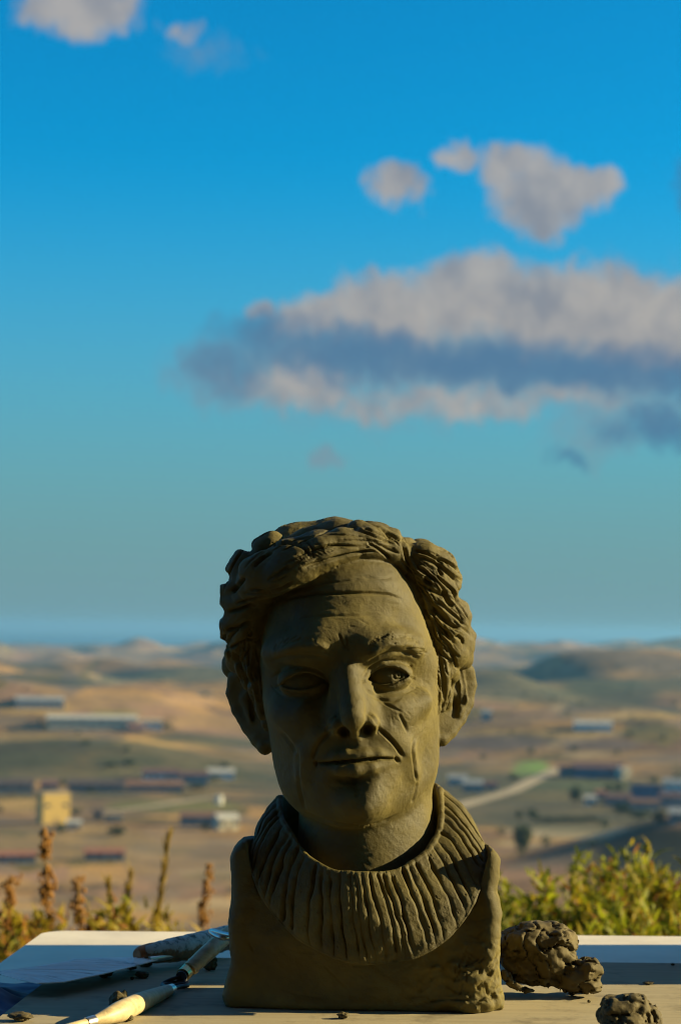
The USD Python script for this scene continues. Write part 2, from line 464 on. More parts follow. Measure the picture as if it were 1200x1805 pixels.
DARKG, GREEN, OCHRE, PALE, BROWN, PURP = (.045, .06, .04), (.19, .36, .07), (.46, .31, .11), (.46, .38, .25), (.2, .14, .09), (.15, .12, .12)
PATCHES = [(1060, 1208, 75, 15, DARKG, .85), (1000, 1222, 60, 10, DARKG, .6), (960, 1198, 40, 5, DARKG, .6), (240, 1191, 75, 9, DARKG, .85), (60, 1175, 45, 6, DARKG, .6), (125, 1210, 18, 28, PURP, .6), (140, 1307, 55, 14, PURP, .9), (90, 1309, 20, 6, DARKG, .8),  # dark slope patches paint in cloud shadow
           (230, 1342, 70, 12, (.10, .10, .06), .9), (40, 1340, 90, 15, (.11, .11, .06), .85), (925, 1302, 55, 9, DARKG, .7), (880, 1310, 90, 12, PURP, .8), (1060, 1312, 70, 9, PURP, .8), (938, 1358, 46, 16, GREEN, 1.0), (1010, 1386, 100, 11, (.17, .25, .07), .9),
           (970, 1403, 60, 10, OCHRE, .9), (1000, 1466, 110, 14, PALE, .9), (900, 1370, 110, 30, (.2, .17, .1), .4), (1170, 1503, 112, 42, (.04, .045, .04), 1.0), (250, 1360, 160, 10, OCHRE, .6), (60, 1420, 80, 12, OCHRE, .6), (180, 1425, 110, 18, BROWN, .7), (320, 1420, 110, 10, (.16, .17, .06), .8),  # near-black patch paints the hill spur as shaded
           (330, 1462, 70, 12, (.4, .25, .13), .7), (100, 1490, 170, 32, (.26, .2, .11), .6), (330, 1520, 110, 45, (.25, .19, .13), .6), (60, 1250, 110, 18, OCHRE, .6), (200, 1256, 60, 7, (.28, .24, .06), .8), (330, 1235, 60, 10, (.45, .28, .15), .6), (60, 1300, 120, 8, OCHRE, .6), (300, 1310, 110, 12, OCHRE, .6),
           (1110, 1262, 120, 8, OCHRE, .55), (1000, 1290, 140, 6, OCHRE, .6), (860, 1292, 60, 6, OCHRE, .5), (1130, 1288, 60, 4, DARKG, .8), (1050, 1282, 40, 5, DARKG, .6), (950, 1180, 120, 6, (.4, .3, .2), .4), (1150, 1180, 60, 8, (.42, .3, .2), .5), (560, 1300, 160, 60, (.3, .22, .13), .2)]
build_land()
_hz = trimesh.creation.box(bounds=[[-70000, -70000, -170], [70000, 70000, 62]])
HAZE_DENSITY, HAZE_COLOR = 6.5e-5, (0.17, 0.385, 0.66)
MAT['haze_air'] = usdkit.material(stage, '/World/Looks/haze_air', {'v': ('principled_volume', dict(color=HAZE_COLOR, density=HAZE_DENSITY, anisotropy=0.2))}, [], volume='v.volume')
if USE_HAZE:
    tag(put('haze', _hz, 'haze_air'), kind='stuff')

# ---------------------------------------------------------------- the dirt road
def strip(name, pxs, width, mat):
    pts = np.array([ground_at(*p)[0] for p in densify_px(pxs, 40)])
    t = np.gradient(pts[:, :2], axis=0); t /= np.linalg.norm(t, axis=1, keepdims=True)
    s = np.c_[-t[:, 1], t[:, 0]]
    rows = []
    for o in (-.5, -.17, .17, .5):
        q = pts[:, :2] + s * o * width
        rows.append(np.c_[q, land_height(q[:, 0], q[:, 1]) + .35])
    v = np.stack(rows, 1).reshape(-1, 3)
    n = len(pts)
    i, j = np.meshgrid(np.arange(n - 1), np.arange(3), indexing='ij')
    q = np.stack([i * 4 + j, i * 4 + j + 1, (i + 1) * 4 + j + 1, (i + 1) * 4 + j], -1).reshape(-1, 4)
    if vertex_normals(v, q[:, [0, 1, 2]])[:, 2].mean() < 0:
        q = q[:, ::-1]
    tag(put(name, (v, q), mat, smooth=True), kind='structure')


def densify_px(pxs, n):
    pxs = np.array(pxs, float)
    t = np.r_[0, np.cumsum(np.linalg.norm(np.diff(pxs, axis=0), axis=1))]
    return np.stack([PchipInterpolator(t, pxs[:, k])(np.linspace(0, t[-1], n)) for k in (0, 1)], 1)


simple('pale_earth', (.27, .22, .155), rough=.95, scale=.05)
strip('dirt_road', [(800, 1424), (860, 1408), (905, 1394), (945, 1374), (985, 1356)], 11.0, 'pale_earth')
strip('dirt_track', [(180, 1432), (260, 1424), (330, 1413), (400, 1404)], 7.0, 'pale_earth')

# ---------------------------------------------------------------- buildings on the plain
WALLS = dict(cream=(.62, .56, .42), white=(.74, .72, .68), ochre=(.60, .42, .14), grey=(.42, .42, .42), pink=(.52, .36, .32), blue=(.10, .15, .25), slate=(.27, .265, .27), violet=(.34, .28, .28))
ROOFS = dict(dark=(.085, .07, .085), red=(.36, .16, .12), rust=(.23, .13, .10), plum=(.16, .09, .10), pale=(.55, .54, .52), bluegrey=(.33, .36, .40), tan=(.45, .36, .25))
for _k, _c in WALLS.items():
    simple('wall_' + _k, tuple(c * .6 for c in _c), rough=.9, var=.1, scale=.3)
for _k, _c in ROOFS.items():
    simple('roof_' + _k, tuple(c * .62 for c in _c), rough=.85, var=.15, scale=.4)
simple('dark_glass', (.03, .04, .055), rough=.25, spec=.5, var=.1)
simple('door_paint', (.14, .10, .07), rough=.7, var=.1)


def building(name, px0, px1, py, height, depth, label, category, wall='cream', roof='dark', kind='gable', turn=0.0, windows=4, rise=None, group=None, doors=1):
    """A building whose front stands on the ground between two photo columns. turn (degrees) swings the front towards the right."""
    p, dist = ground_at((px0 + px1) / 2, py)
    w = (px1 - px0) / FPX * dist
    t = math.radians(turn)
    if turn:
        w = w / (math.cos(t) + 0.0)
    a = math.atan2(p[0], p[1] + 1.7)
    cx, cy = p[0], p[1]
    o = thing(name, label, category, (cx, cy, p[2]), -a + t, group)
    x0, x1, y0, y1 = -w / 2, w / 2, 0.0, depth
    h, g = height, -3.0
    rise = (depth * .22 if rise is None else rise)
    if kind == 'gable':
        v = np.array([(x0, y0, g), (x1, y0, g), (x1, y1, g), (x0, y1, g), (x0, y0, h), (x1, y0, h), (x1, y1, h), (x0, y1, h), (x0, (y0 + y1) / 2, h + rise), (x1, (y0 + y1) / 2, h + rise)])
        f = [(0, 1, 5), (0, 5, 4), (1, 2, 6), (1, 6, 5), (1, 1, 1), (2, 3, 7), (2, 7, 6), (3, 0, 4), (3, 4, 7), (4, 8, 7), (5, 6, 9), (0, 3, 2), (0, 2, 1), (4, 5, 9), (4, 9, 8), (7, 8, 9), (7, 9, 6)]
        put('wall', (v, np.array([q for q in f if len(set(q)) == 3])), 'wall_' + wall, o)
        e, th = .5, .28
        parts = []
        for s in (-1, 1):
            ym, ye = (y0 + y1) / 2, (y0 - e if s < 0 else y1 + e)
            ze = h - e * rise / (depth / 2)
            q = np.array([(x0 - e, ye, ze + .05), (x1 + e, ye, ze + .05), (x1 + e, ym, h + rise + .05), (x0 - e, ym, h + rise + .05)])
            q = np.vstack([q, q + [0, 0, th]])
            m = trimesh.Trimesh(q, trimesh.convex.convex_hull(q).faces if False else [(0, 1, 5), (0, 5, 4), (1, 2, 6), (1, 6, 5), (2, 3, 7), (2, 7, 6), (3, 0, 4), (3, 4, 7), (4, 5, 6), (4, 6, 7), (0, 3, 2), (0, 2, 1)], process=False)
            parts.append(m)
        for m in parts:
            put('roof', m, 'roof_' + roof, o)
    else:
        put('wall', trimesh.creation.box(bounds=[[x0, y0, g], [x1, y1, h]]), 'wall_' + wall, o)
        put('roof', trimesh.creation.box(bounds=[[x0 - .25, y0 - .25, h + .002], [x1 + .25, y1 + .25, h + .45]]), 'roof_' + roof, o)
    nw = windows
    for i in range(nw):
        c = x0 + w * (i + .5) / nw; ww = min(1.3, w / nw * .4)
        zc = h * .6
        if doors and i == nw // 2:
            put('door', trimesh.creation.box(bounds=[[c - .8, y0 - .09, 0], [c + .8, y0 - .002, min(2.6, h * .7)]]), 'door_paint', o)
        else:
            put('window', trimesh.creation.box(bounds=[[c - ww, y0 - .07, zc - .8], [c + ww, y0 - .002, zc + .8]]), 'dark_glass', o)
    return o


# the ochre tower on the left
_t = building('farm_tower', 76, 122, 1452, 13.5, 7.5, 'ochre square tower house standing alone among fields, left of the bust', 'tower', 'ochre', 'tan', 'flat', 21.6, 3)
building('warehouse', 84, 240, 1287, 9.5, 22, 'long cream warehouse with a dark left end, far off on the left', 'warehouse', 'cream', 'pale', 'gable', 0, 9, 2.5)
building('warehouse', 236, 285, 1288, 7.5, 18, 'short cream warehouse butted to the right end of the long one', 'warehouse', 'white', 'tan', 'gable', 0, 3, 2.0)
building('barn', 226, 252, 1291, 4.5, 8, 'small pink barn in front of the long cream warehouse', 'barn', 'pink', 'red', 'gable', 0, 2)
building('greenhouse', 28, 112, 1250, 7.5, 40, 'pale blue grey greenhouse in the distance beyond the long warehouse', 'greenhouse', 'grey', 'bluegrey', 'gable', 0, 8, 2.5)
building('cattle_shed', -30, 58, 1402, 5.5, 12, 'dark plum roofed shed at the left edge, behind the ochre tower', 'shed', 'slate', 'dark', 'gable', 0, 6)
building('cattle_shed', 72, 102, 1397, 4.0, 10, 'small slate shed just above the ochre tower', 'shed', 'slate', 'plum', 'gable', 0, 2)
building('cattle_shed', 120, 218, 1397, 3.8, 12, 'long low dark shed right of the ochre tower', 'shed', 'slate', 'dark', 'gable', 0, 7)
building('cattle_shed', 222, 322, 1397, 3.6, 12, 'low brown roofed shed at the right end of the row', 'shed', 'violet', 'rust', 'gable', 0, 7)
building('farmhouse', 252, 316, 1377, 4.6, 10, 'pale farmhouse with a plum roof, left one of the far pair by the bust', 'house', 'white', 'plum', 'gable', 0, 5)
building('farmhouse', 318, 366, 1382, 5.0, 9, 'slate farmhouse with a dark roof, right one of the far pair by the bust', 'house', 'violet', 'plum', 'gable', 0, 4)
building('barn', 366, 412, 1374, 4.0, 9, 'low white barn beside the pair of plum roofed houses', 'barn', 'white', 'pale', 'gable', 0, 3)
building('barn', 318, 392, 1457, 4.2, 9, 'long barn with a rust roof, close left of the bust', 'barn', 'slate', 'rust', 'gable', 0, 5)
building('farmhouse', 386, 420, 1464, 5.0, 8, 'small cream farmhouse at the end of the rust roofed barn', 'house', 'cream', 'pale', 'gable', 20, 3)
building('garden_shed', 164, 180, 1446, 3.4, 5, 'small dark shed right of the ochre tower', 'shed', 'slate', 'dark', 'gable', 0, 1, doors=0)
building('garden_shed', 184, 216, 1450, 3.0, 5, 'small cream outbuilding beside the small dark shed', 'shed', 'cream', 'tan', 'flat', 0, 2)
building('farmhouse', 118, 142, 1463, 2.8, 5, 'little white house at the foot of the ochre tower', 'house', 'white', 'pale', 'gable', 0, 2)
building('cottage', -20, 62, 1524, 3.2, 6, 'grey cottage with a red roof at the left edge, behind the weeds', 'cottage', 'grey', 'red', 'gable', 0, 5)
building('cottage', 150, 218, 1518, 3.0, 6, 'grey cottage with a red roof between the weed stalks', 'cottage', 'grey', 'red', 'gable', 0, 4)
building('farmhouse', 816, 850, 1398, 5.0, 9, 'blue grey house right of the bust, beside the dirt road', 'house', 'slate', 'bluegrey', 'gable', 0, 3)
building('farmhouse', 790, 822, 1386, 4.5, 8, 'pale house half hidden by the right cheek of the bust', 'house', 'grey', 'bluegrey', 'gable', 0, 3)
building('barn', 852, 876, 1394, 3.4, 7, 'small violet barn beside the dirt road', 'barn', 'violet', 'plum', 'gable', 0, 2)
building('schoolhouse', 1012, 1096, 1372, 6.0, 14, 'long blue fronted building with a plum roof on the right', 'building', 'blue', 'plum', 'gable', 0, 8)
building('farmhouse', 985, 1012, 1370, 4.5, 9, 'slate house at the left end of the long plum roofed building', 'house', 'slate', 'plum', 'gable', 0, 2)
building('farmhouse', 1096, 1112, 1375, 6.6, 9, 'tall narrow cream house at the right end of the long plum roof', 'house', 'cream', 'pale', 'flat', 25, 2)
building('workshop', 1112, 1166, 1411, 8.0, 12, 'deep blue flat roofed workshop on the right', 'workshop', 'blue', 'dark', 'flat', 0, 4)
building('farmhouse', 1066, 1112, 1421, 4.0, 9, 'violet house with a plum roof, left of the blue workshop', 'house', 'violet', 'plum', 'gable', 0, 4)
building('farmhouse', 1112, 1160, 1428, 3.6, 8, 'long pink house in front of the blue workshop', 'house', 'pink', 'rust', 'gable', 0, 4)
building('farmhouse', 1164, 1215, 1424, 5.5, 9, 'violet house at the right edge beside the blue workshop', 'house', 'violet', 'plum', 'gable', 0, 4)
building('farmhouse', 1170, 1210, 1398, 5.5, 9, 'pale house behind the blue workshop at the right edge', 'house', 'white', 'bluegrey', 'gable', 0, 3)
building('garden_shed', 1030, 1050, 1420, 3.6, 6, 'little white shed beside the big dark tree', 'shed', 'white', 'pale', 'gable', 0, 2)
building('garden_shed', 1050, 1068, 1408, 3.0, 6, 'small pink shed behind the little white one', 'shed', 'pink', 'red', 'gable', 0, 2)
building('farmhouse', 848, 866, 1272, 8.0, 10, 'tiny far house with a slate front, right of the ear', 'house', 'slate', 'bluegrey', 'gable', 0, 3)
building('barn', 1012, 1078, 1289, 5.0, 12, 'thin far white barn beneath the slope painted with cloud shade', 'barn', 'white', 'pale', 'gable', 0, 5)
building('barn', 1180, 1215, 1452, 3.6, 8, 'blue grey barn at the right edge below the village', 'barn', 'slate', 'bluegrey', 'gable', 0, 3)


def tank(px, py, rad, h, label):
    p, d = ground_at(px, py)
    o = thing('storage_tank', label, 'tank', p)
    m = trimesh.creation.cylinder(radius=rad, height=h, sections=28); m.apply_translation([0, 0, h / 2 - .3])
    put('tank_body', m, 'wall_white', o, smooth=40)
    m = trimesh.creation.cone(radius=rad * 1.04, height=rad * .35, sections=28); m.apply_translation([0, 0, h - .3])
    put('lid', m, 'roof_pale', o, smooth=40)


tank(386, 1418, 1.9, 4.4, 'white round storage tank on the field left of the bust')
tank(1045, 1366, 1.6, 5.0, 'white storage tank behind the village trees')

# unseen house and porch, added behind the camera to cut frontal fill
simple('added_house_stone', (.06, .053, .045), rough=.95, var=.35, scale=2.5, bump=.6, bump_scale=9, dist=.02)  # kept dark so the added wall bounces little light
hs = thing('added_house', 'added unseen house behind the work table that cuts front light', 'house', (0.6, -3.6, GROUND))
put('wall', trimesh.creation.box(bounds=[[-6.5, -7.0, -3.0], [6.5, 0, 5.2]]), 'added_house_stone', hs)
put('roof', trimesh.creation.box(bounds=[[-6.8, -7.3, 5.202], [6.8, .35, 5.5]]), 'roof_rust', hs)
put('added_porch_roof', trimesh.creation.box(bounds=[[-4.2, .36, 2.62], [3.4, 3.10, 2.74]]), 'roof_rust', hs)  # porch added to hide more sky from the bust front
for _x in (-4.0, 3.2):
    put('added_porch_post', trimesh.creation.box(bounds=[[_x - .06, 2.9, -.3], [_x + .06, 3.02, 2.618]]), 'door_paint', hs)
put('door', trimesh.creation.box(bounds=[[-.5, .003, 0], [.5, .06, 2.1]]), 'door_paint', hs)
for _x in (-4.2, -2.2, 2.4, 4.4):
    put('window', trimesh.creation.box(bounds=[[_x - .45, .003, 1.0], [_x + .45, .04, 2.2]]), 'dark_glass', hs)

# ---------------------------------------------------------------- trees and hedges on the plain
def leaf_material(name, color, trans=.3):
    dk, lt = tuple(c * .6 for c in color), tuple(c * 1.45 for c in color)
    MAT[name] = usdkit.material(stage, f'/World/Looks/{name}', {
        'g': ('geometry', {}), 'r': ('rgb_ramp', {'ramp': [(0.0, dk), (1.0, lt)]}), 'p': ('principled_bsdf', dict(roughness=.6, specular_ior_level=.25)), 't': ('translucent_bsdf', {}), 'x': ('mix_closure', dict(fac=trans))},
        [('g.random_per_island', 'r.fac'), ('r.color', 'p.base_color'), ('r.color', 't.color'), ('p.BSDF', 'x.closure1'), ('t.BSDF', 'x.closure2')], surface='x.closure')


leaf_material('dark_leaf', (.035, .06, .025)); leaf_material('mid_leaf', (.06, .085, .03)); simple('bark', (.12, .085, .055), rough=.9)


def crown_mesh(rg, w, h, n, leaf):
    c = rg.normal(0, 1, (n, 3)); c /= np.linalg.norm(c, axis=1, keepdims=True)
    lob = rg.normal(0, 1, (9, 3)); lob /= np.linalg.norm(lob, axis=1, keepdims=True)
    bump = .72 + .38 * np.max(np.clip(c @ lob.T, 0, 1) ** 6, 1)
    c = c * (rg.random((n, 1)) ** .33) * bump[:, None] * np.array([w / 2, w / 2, h / 2])
    d = rg.normal(0, 1, (n, 3)); d /= np.linalg.norm(d, axis=1, keepdims=True)
    e = np.cross(d, rg.normal(0, 1, (n, 3))); e /= np.linalg.norm(e, axis=1, keepdims=True)
    s = leaf * rg.uniform(.6, 1.4, (n, 1))
    v = np.stack([c - d * s, c + e * s * .55, c + d * s, c - e * s * .55], 1).reshape(-1, 3)
    k = np.arange(n)[:, None] * 4
    return v, np.vstack([k + [0, 1, 2], k + [0, 2, 3]])


def far_tree(name, px, py, w_px, h_px, label, mat='dark_leaf', group=None, seed=0):
    p, d = ground_at(px, py)
    w, h = w_px / FPX * d, h_px / FPX * d
    rg = np.random.default_rng(100 + seed)
    o = thing(name, label, 'tree' if 'tree' in name else 'bush', p, 0, group)
    v, f = crown_mesh(rg, w, h * .9, 420, max(w, h) * .06)
    tag(put('crown', (v + [0, 0, h * .56], f), mat, o), kind='stuff')
    limbs = [tube([(0, 0, -1), (0, 0, h * .25), (w * .02, 0, h * .6)], [w * .05, w * .04, w * .015], 7)]
    for k in range(3):
        a = k * 2.1 + rg.random()
        limbs.append(tube([(0, 0, h * .22), (w * .16 * math.cos(a), w * .16 * math.sin(a), h * .5)], [w * .025, w * .01], 6))
    put('trunk', join(limbs), 'bark', o)


for i, (px, py, w, h, lb, mt) in enumerate([
        (1014, 1421, 24, 38, 'large dark tree left of the village, taller than its neighbours', 'dark_leaf'), (1090, 1401, 22, 22, 'dark tree behind the violet house', 'dark_leaf'), (1072, 1399, 20, 17, 'low dark tree touching the left side of the violet house', 'dark_leaf'),
        (938, 1449, 18, 22, 'round dark tree at the left end of the hedge', 'dark_leaf'), (915, 1447, 14, 20, 'slim dark tree left of the round one by the hedge', 'dark_leaf'), (920, 1512, 36, 62, 'dark green tree low behind the green weeds, right of the bust', 'mid_leaf'),
        (1096, 1437, 36, 20, 'wide dark tree in front of the pink house', 'dark_leaf'), (1128, 1447, 36, 20, 'dark tree below the pink house', 'dark_leaf'), (1160, 1452, 30, 22, 'dark tree at the right end of the tree row', 'dark_leaf'), (1152, 1384, 16, 16, 'green tree rising behind the blue workshop', 'mid_leaf'),
        (905, 1376, 22, 11, 'bushy tree at the left edge of the green field', 'dark_leaf'), (1008, 1358, 14, 9, 'small tree behind the slate house', 'dark_leaf'), (278, 1391, 26, 10, 'dark bushy tree in front of the far white farmhouse', 'dark_leaf'), (350, 1392, 34, 9, 'dark bushy tree before the slate farmhouse', 'dark_leaf'),
        (378, 1378, 18, 12, 'tree between the houses and the bust', 'mid_leaf'), (297, 1288, 14, 14, 'tree at the right end of the cream warehouse', 'mid_leaf'), (80, 1289, 12, 14, 'dark tree at the dark left end of the cream warehouse', 'dark_leaf'), (1195, 1385, 26, 20, 'dark tree at the right edge above the village', 'dark_leaf'),
        (196, 1352, 22, 8, 'dark scrubby tree on the low mound', 'dark_leaf'), (228, 1349, 24, 10, 'scrubby tree on the crest of the low mound', 'dark_leaf'), (210, 1474, 26, 16, 'olive tree on the field right of the tower', 'mid_leaf')]):
    far_tree('field_tree', px, py, w, h, lb, mt, seed=i)
_rg = np.random.default_rng(91)
for i in range(46):                                      # bushes dotted over the plain
    px = _rg.choice([_rg.uniform(-10, 400), _rg.uniform(840, 1210)]); py = _rg.choice([_rg.uniform(1180, 1300), _rg.uniform(1300, 1500)])
    s = 5 + (py - 1150) / 350 * 13 * _rg.uniform(.5, 1.2)
    p, d = ground_at(px, py)
    v, f = crown_mesh(_rg, s * _rg.uniform(1, 1.8) / FPX * d, s / FPX * d, 130, s * .12 / FPX * d)
    v[:, 2] += s * .42 / FPX * d
    tag(put('scattered_bush', (v + p, f), 'dark_leaf'), 'small dark bush dotted on the tan fields of the plain', 'bush', 'bushes dotted over the plain')
for i, px in enumerate(range(950, 1062, 14)):
    far_tree('hedge_bush', px, 1451 + (i % 3), 19, 12, ['leftmost', 'second from the left', 'third from the left', 'fourth from the left', 'fourth from the right', 'third from the right', 'second from the right', 'rightmost'][i] + ' bush of the dark hedge along the pale field', 'dark_leaf', 'bushes of the hedge along the pale field', 40 + i)
# ---------------------------------------------------------------- table, board, cloth
simple('white_laminate', (.62, .555, .47), rough=.45, spec=.4, var=.13, scale=14, bump=.1, bump_scale=300, dist=.0005)
MAT['raw_board'] = usdkit.material(stage, '/World/Looks/raw_board', {
    'tc': ('texture_coordinate', {}), 'm': ('mapping', dict(scale=(3.0, 40.0, 10.0))), 'n': ('noise_texture', dict(scale=2.2, detail=7.0, roughness=.65)), 'r': ('rgb_ramp', {'ramp': [(.25, (.215, .182, .128)), (.5, (.285, .245, .17)), (.8, (.325, .285, .20))]}),
    's': ('noise_texture', dict(scale=18.0, detail=6.0, roughness=.7)), 'sr': ('map_range', dict(from_min=.53, from_max=.68, to_min=0.0, to_max=.6, clamp=True)), 'x': ('mix', dict(mix_type='mix', color2=(.10, .082, .06))),
    'bn': ('noise_texture', dict(scale=7.0, detail=8.0, roughness=.75)), 'b': ('bump', dict(strength=.25, distance=.001)), 'p': ('principled_bsdf', dict(roughness=.8, specular_ior_level=.25))},
    [('tc.object', 'm.vector'), ('m.vector', 'n.vector'), ('n.fac', 'r.fac'), ('tc.object', 's.vector'), ('s.fac', 'sr.value'), ('r.color', 'x.color1'), ('sr.result', 'x.fac'), ('x.color', 'p.base_color'), ('m.vector', 'bn.vector'), ('bn.fac', 'b.height'), ('b.normal', 'p.normal')], surface='p.BSDF')
simple('table_steel', (.30, .30, .31), rough=.4, metallic=.8, var=.05)
from shapely.geometry import Polygon, box as sbox


def slab(poly, z0, z1, bevel=0.0015):
    """A plate from a shapely polygon with a small chamfer round its top edge."""
    lo = trimesh.creation.extrude_polygon(poly, z1 - z0 - bevel, engine='earcut'); lo.apply_translation([0, 0, z0])
    top = poly.buffer(-bevel)
    a = np.array(poly.exterior.coords)[:-1]
    m = trimesh.creation.extrude_polygon(top, bevel * 1.0, engine='earcut'); m.apply_translation([0, 0, z1 - bevel + .00001])
    return join([lo, m])


TB = on_plane(98, 1641, -.010); TBR = on_plane(1200, 1651, -.010)
_yb = (TB[1] + TBR[1]) / 2
_slope = (TBR[1] - TB[1]) / (TBR[0] - TB[0])
_tab = Polygon([(TB[0] - .012, TB[1]), (1.05, TB[1] + _slope * (1.05 - TB[0])), (1.05, -.20), (TB[0] - .055, -.20)]).buffer(-.03).buffer(.03)
table = thing('work_table', 'white laminate work table with rounded corners, beneath the raw board', 'table', (0, 0, 0))
put('tabletop', slab(_tab, -.034, -.010), 'white_laminate', table)
for x, y in ((-.26, .40), (.98, .44), (.98, -.15), (-.27, -.15)):
    m = trimesh.creation.box(bounds=[[x - .02, y - .02, float(land_height(x, y)) - .02], [x + .02, y + .02, -.0342]])
    put('leg', m, 'table_steel', table)
put('frame', join([trimesh.creation.box(bounds=[[-.24, .385, -.074], [.96, .405, -.0345]]), trimesh.creation.box(bounds=[[-.24, -.16, -.074], [.96, -.14, -.0345]])]), 'table_steel', table)
_bl0, _bl1 = on_plane(77, 1730, 0), on_plane(0, 1790, 0)
_dir = (_bl1 - _bl0) / np.linalg.norm(_bl1 - _bl0)
_bk = on_plane(1100, 1697, 0)[1]
_c0 = _bl0 + _dir * ((_bl0[1] - _bk + .01) / _dir[1] * 1.0)
_c1 = _bl0 + _dir * ((-.17 - _bl0[1]) / _dir[1])
_brd = Polygon([(on_plane(84, 1726, 0)[0], on_plane(84, 1726, 0)[1]), (on_plane(330, 1700, 0)[0], _bk - .004), (.86, _bk + .004), (.86, -.17), (_c1[0], -.17)])
tag(put('modelling_board', slab(_brd, -.0096, 0.0, .0012), 'raw_board'), 'raw beige wooden board lying on the white table under the bust', 'board')

# the blue cloth left of the board
MAT['blue_cloth'] = usdkit.material(stage, '/World/Looks/blue_cloth', {'tc': ('texture_coordinate', {}), 'n': ('noise_texture', dict(scale=900.0, detail=2.0)), 'r': ('rgb_ramp', {'ramp': [(.3, (.010, .042, .13)), (.7, (.018, .065, .18))]}),
    'p': ('principled_bsdf', dict(roughness=.85, sheen_weight=.3, specular_ior_level=.2))}, [('tc.object', 'n.vector'), ('n.fac', 'r.fac'), ('r.color', 'p.base_color')], surface='p.BSDF')
_xx, _yy = np.meshgrid(np.linspace(0, 1, 70), np.linspace(0, 1, 150), indexing='ij')
_cx = -.36 + _xx * ((_bl0[0] - .004) + (_yy * (.165 + .18) - .18 - _bl0[1]) * (_dir[0] / _dir[1]) + .36)
_cy = -.18 + _yy * (.150 + .18) + .008 * np.sin(_xx * 7)
_q = np.stack([_cx * 16, _cy * 20, 0 * _cx], -1)
_cz = -.0085 + .006 * (1 - _xx) + .010 * np.abs(np.sin((_cy * 60 + _cx * 22 + 2.5 * fbm(_q, 3, 3)))) * np.clip((.11 - _cy) / .03, 0, 1) * np.clip((1 - _xx) * 4, 0, 1) + .004 * fbm(_q * 3, 2, 9)
_v = np.stack([_cx, _cy, _cz], -1).reshape(-1, 3); _n = 150
_i, _j = np.meshgrid(np.arange(69), np.arange(149), indexing='ij')
_f = np.stack([_i * _n + _j, (_i + 1) * _n + _j, (_i + 1) * _n + _j + 1, _i * _n + _j + 1], -1).reshape(-1, 4)
_v2 = np.vstack([_v, _v - [0, 0, .0012]])
_f3 = np.vstack([_f[:, [0, 1, 2]], _f[:, [0, 2, 3]]])
tag(put('blue_cloth', (_v2, np.vstack([_f3, (_f3 + len(_v))[:, ::-1]])), 'blue_cloth', smooth=True), 'deep blue wrinkled cloth on the white table beside the board', 'cloth')

# unseen box added at the right to shade a band of the table
simple('cardboard', (.38, .27, .16), rough=.9, var=.1)
bx = thing('added_shade_box', 'added unseen cardboard box that shades the table from the right', 'box', (.56, .322, -.0098), 0)
put('carton', trimesh.creation.box(bounds=[[-.13, -.137, 0], [.13, .137, .50]]), 'cardboard', bx)
put('flap', trimesh.creation.box(bounds=[[-.13, -.1365, .5005], [-.003, .1365, .504]]), 'cardboard', bx)
put('flap', trimesh.creation.box(bounds=[[.003, -.1365, .5005], [.13, .1365, .504]]), 'cardboard', bx)
# ---------------------------------------------------------------- the clay bust (modelled in millimetres)
HC = W(620, 1190, 95)                                    # centre of the skull

FACE = [  # photo pixel and depth (mm) of points on the bare head: no nose, ears or hair
    (630, 985, 27), (615, 1040, 12), (608, 1090, 5), (607, 1140, 0), (613, 1180, 13), (620, 1230, 13), (625, 1290, 7),
    (627, 1325, 1), (627, 1343, 3), (627, 1362, 0), (630, 1384, 6), (635, 1412, -3), (636, 1436, 0), (636, 1453, 12), (637, 1462, 34),
    (530, 1040, 22), (482, 1075, 50), (462, 1115, 72), (510, 1100, 26), (560, 1080, 9), (690, 1040, 24), (738, 1072, 48), (760, 1115, 68), (700, 1098, 22), (655, 1090, 10),
    (478, 1154, 31), (515, 1149, 7), (560, 1149, -1), (650, 1147, -2), (690, 1136, 2), (732, 1145, 24),
    (534, 1200, 31), (580, 1203, 25), (486, 1209, 42), (685, 1190, 30), (641, 1199, 23), (729, 1193, 40),
    (462, 1185, 60), (770, 1175, 56), (490, 1250, 26), (530, 1243, 13), (470, 1238, 48), (720, 1235, 19), (690, 1240, 11), (757, 1228, 48),
    (498, 1300, 36), (538, 1298, 14), (575, 1300, 7), (690, 1290, 9), (727, 1298, 24), (762, 1285, 52),
    (495, 1345, 54), (522, 1352, 32), (745, 1338, 46), (770, 1315, 70), (552, 1348, 14), (706, 1342, 13), (580, 1375, 6), (680, 1370, 5),
    (497, 1392, 60), (515, 1413, 50), (545, 1398, 24), (540, 1430, 42), (590, 1440, 13), (728, 1402, 34), (764, 1368, 66), (695, 1430, 24), (708, 1382, 20), (665, 1438, 8),
    (476, 1290, 88), (773, 1290, 88), (486, 1360, 84), (771, 1362, 86), (462, 1180, 95), (775, 1180, 95), (455, 1100, 100), (768, 1090, 100),
    (480, 1030, 95), (735, 1025, 95), (555, 968, 90), (680, 968, 90), (620, 952, 95), (620, 985, 165), (620, 1150, 196), (500, 1150, 165), (735, 1150, 165),
    (620, 1330, 172), (520, 1300, 140), (735, 1300, 140), (635, 1420, 150), (560, 1445, 85), (710, 1440, 85), (636, 1462, 70), (636, 1462, 110), (530, 1400, 120), (750, 1385, 120)]
_P = np.array([W(*p) for p in FACE]) - HC
_R = np.linalg.norm(_P, axis=1)
_U = _P / _R[:, None]
_rbf = RBFInterpolator(_U, _R, kernel='thin_plate_spline', smoothing=2e-4)
NT, NPH = 541, 271
_th, _ph = np.meshgrid(np.linspace(-np.pi, np.pi, NT), np.linspace(0, np.pi, NPH), indexing='ij')
RTAB = _rbf(np.stack([np.sin(_ph) * np.sin(_th), -np.sin(_ph) * np.cos(_th), np.cos(_ph)], -1).reshape(-1, 3)).reshape(NT, NPH)


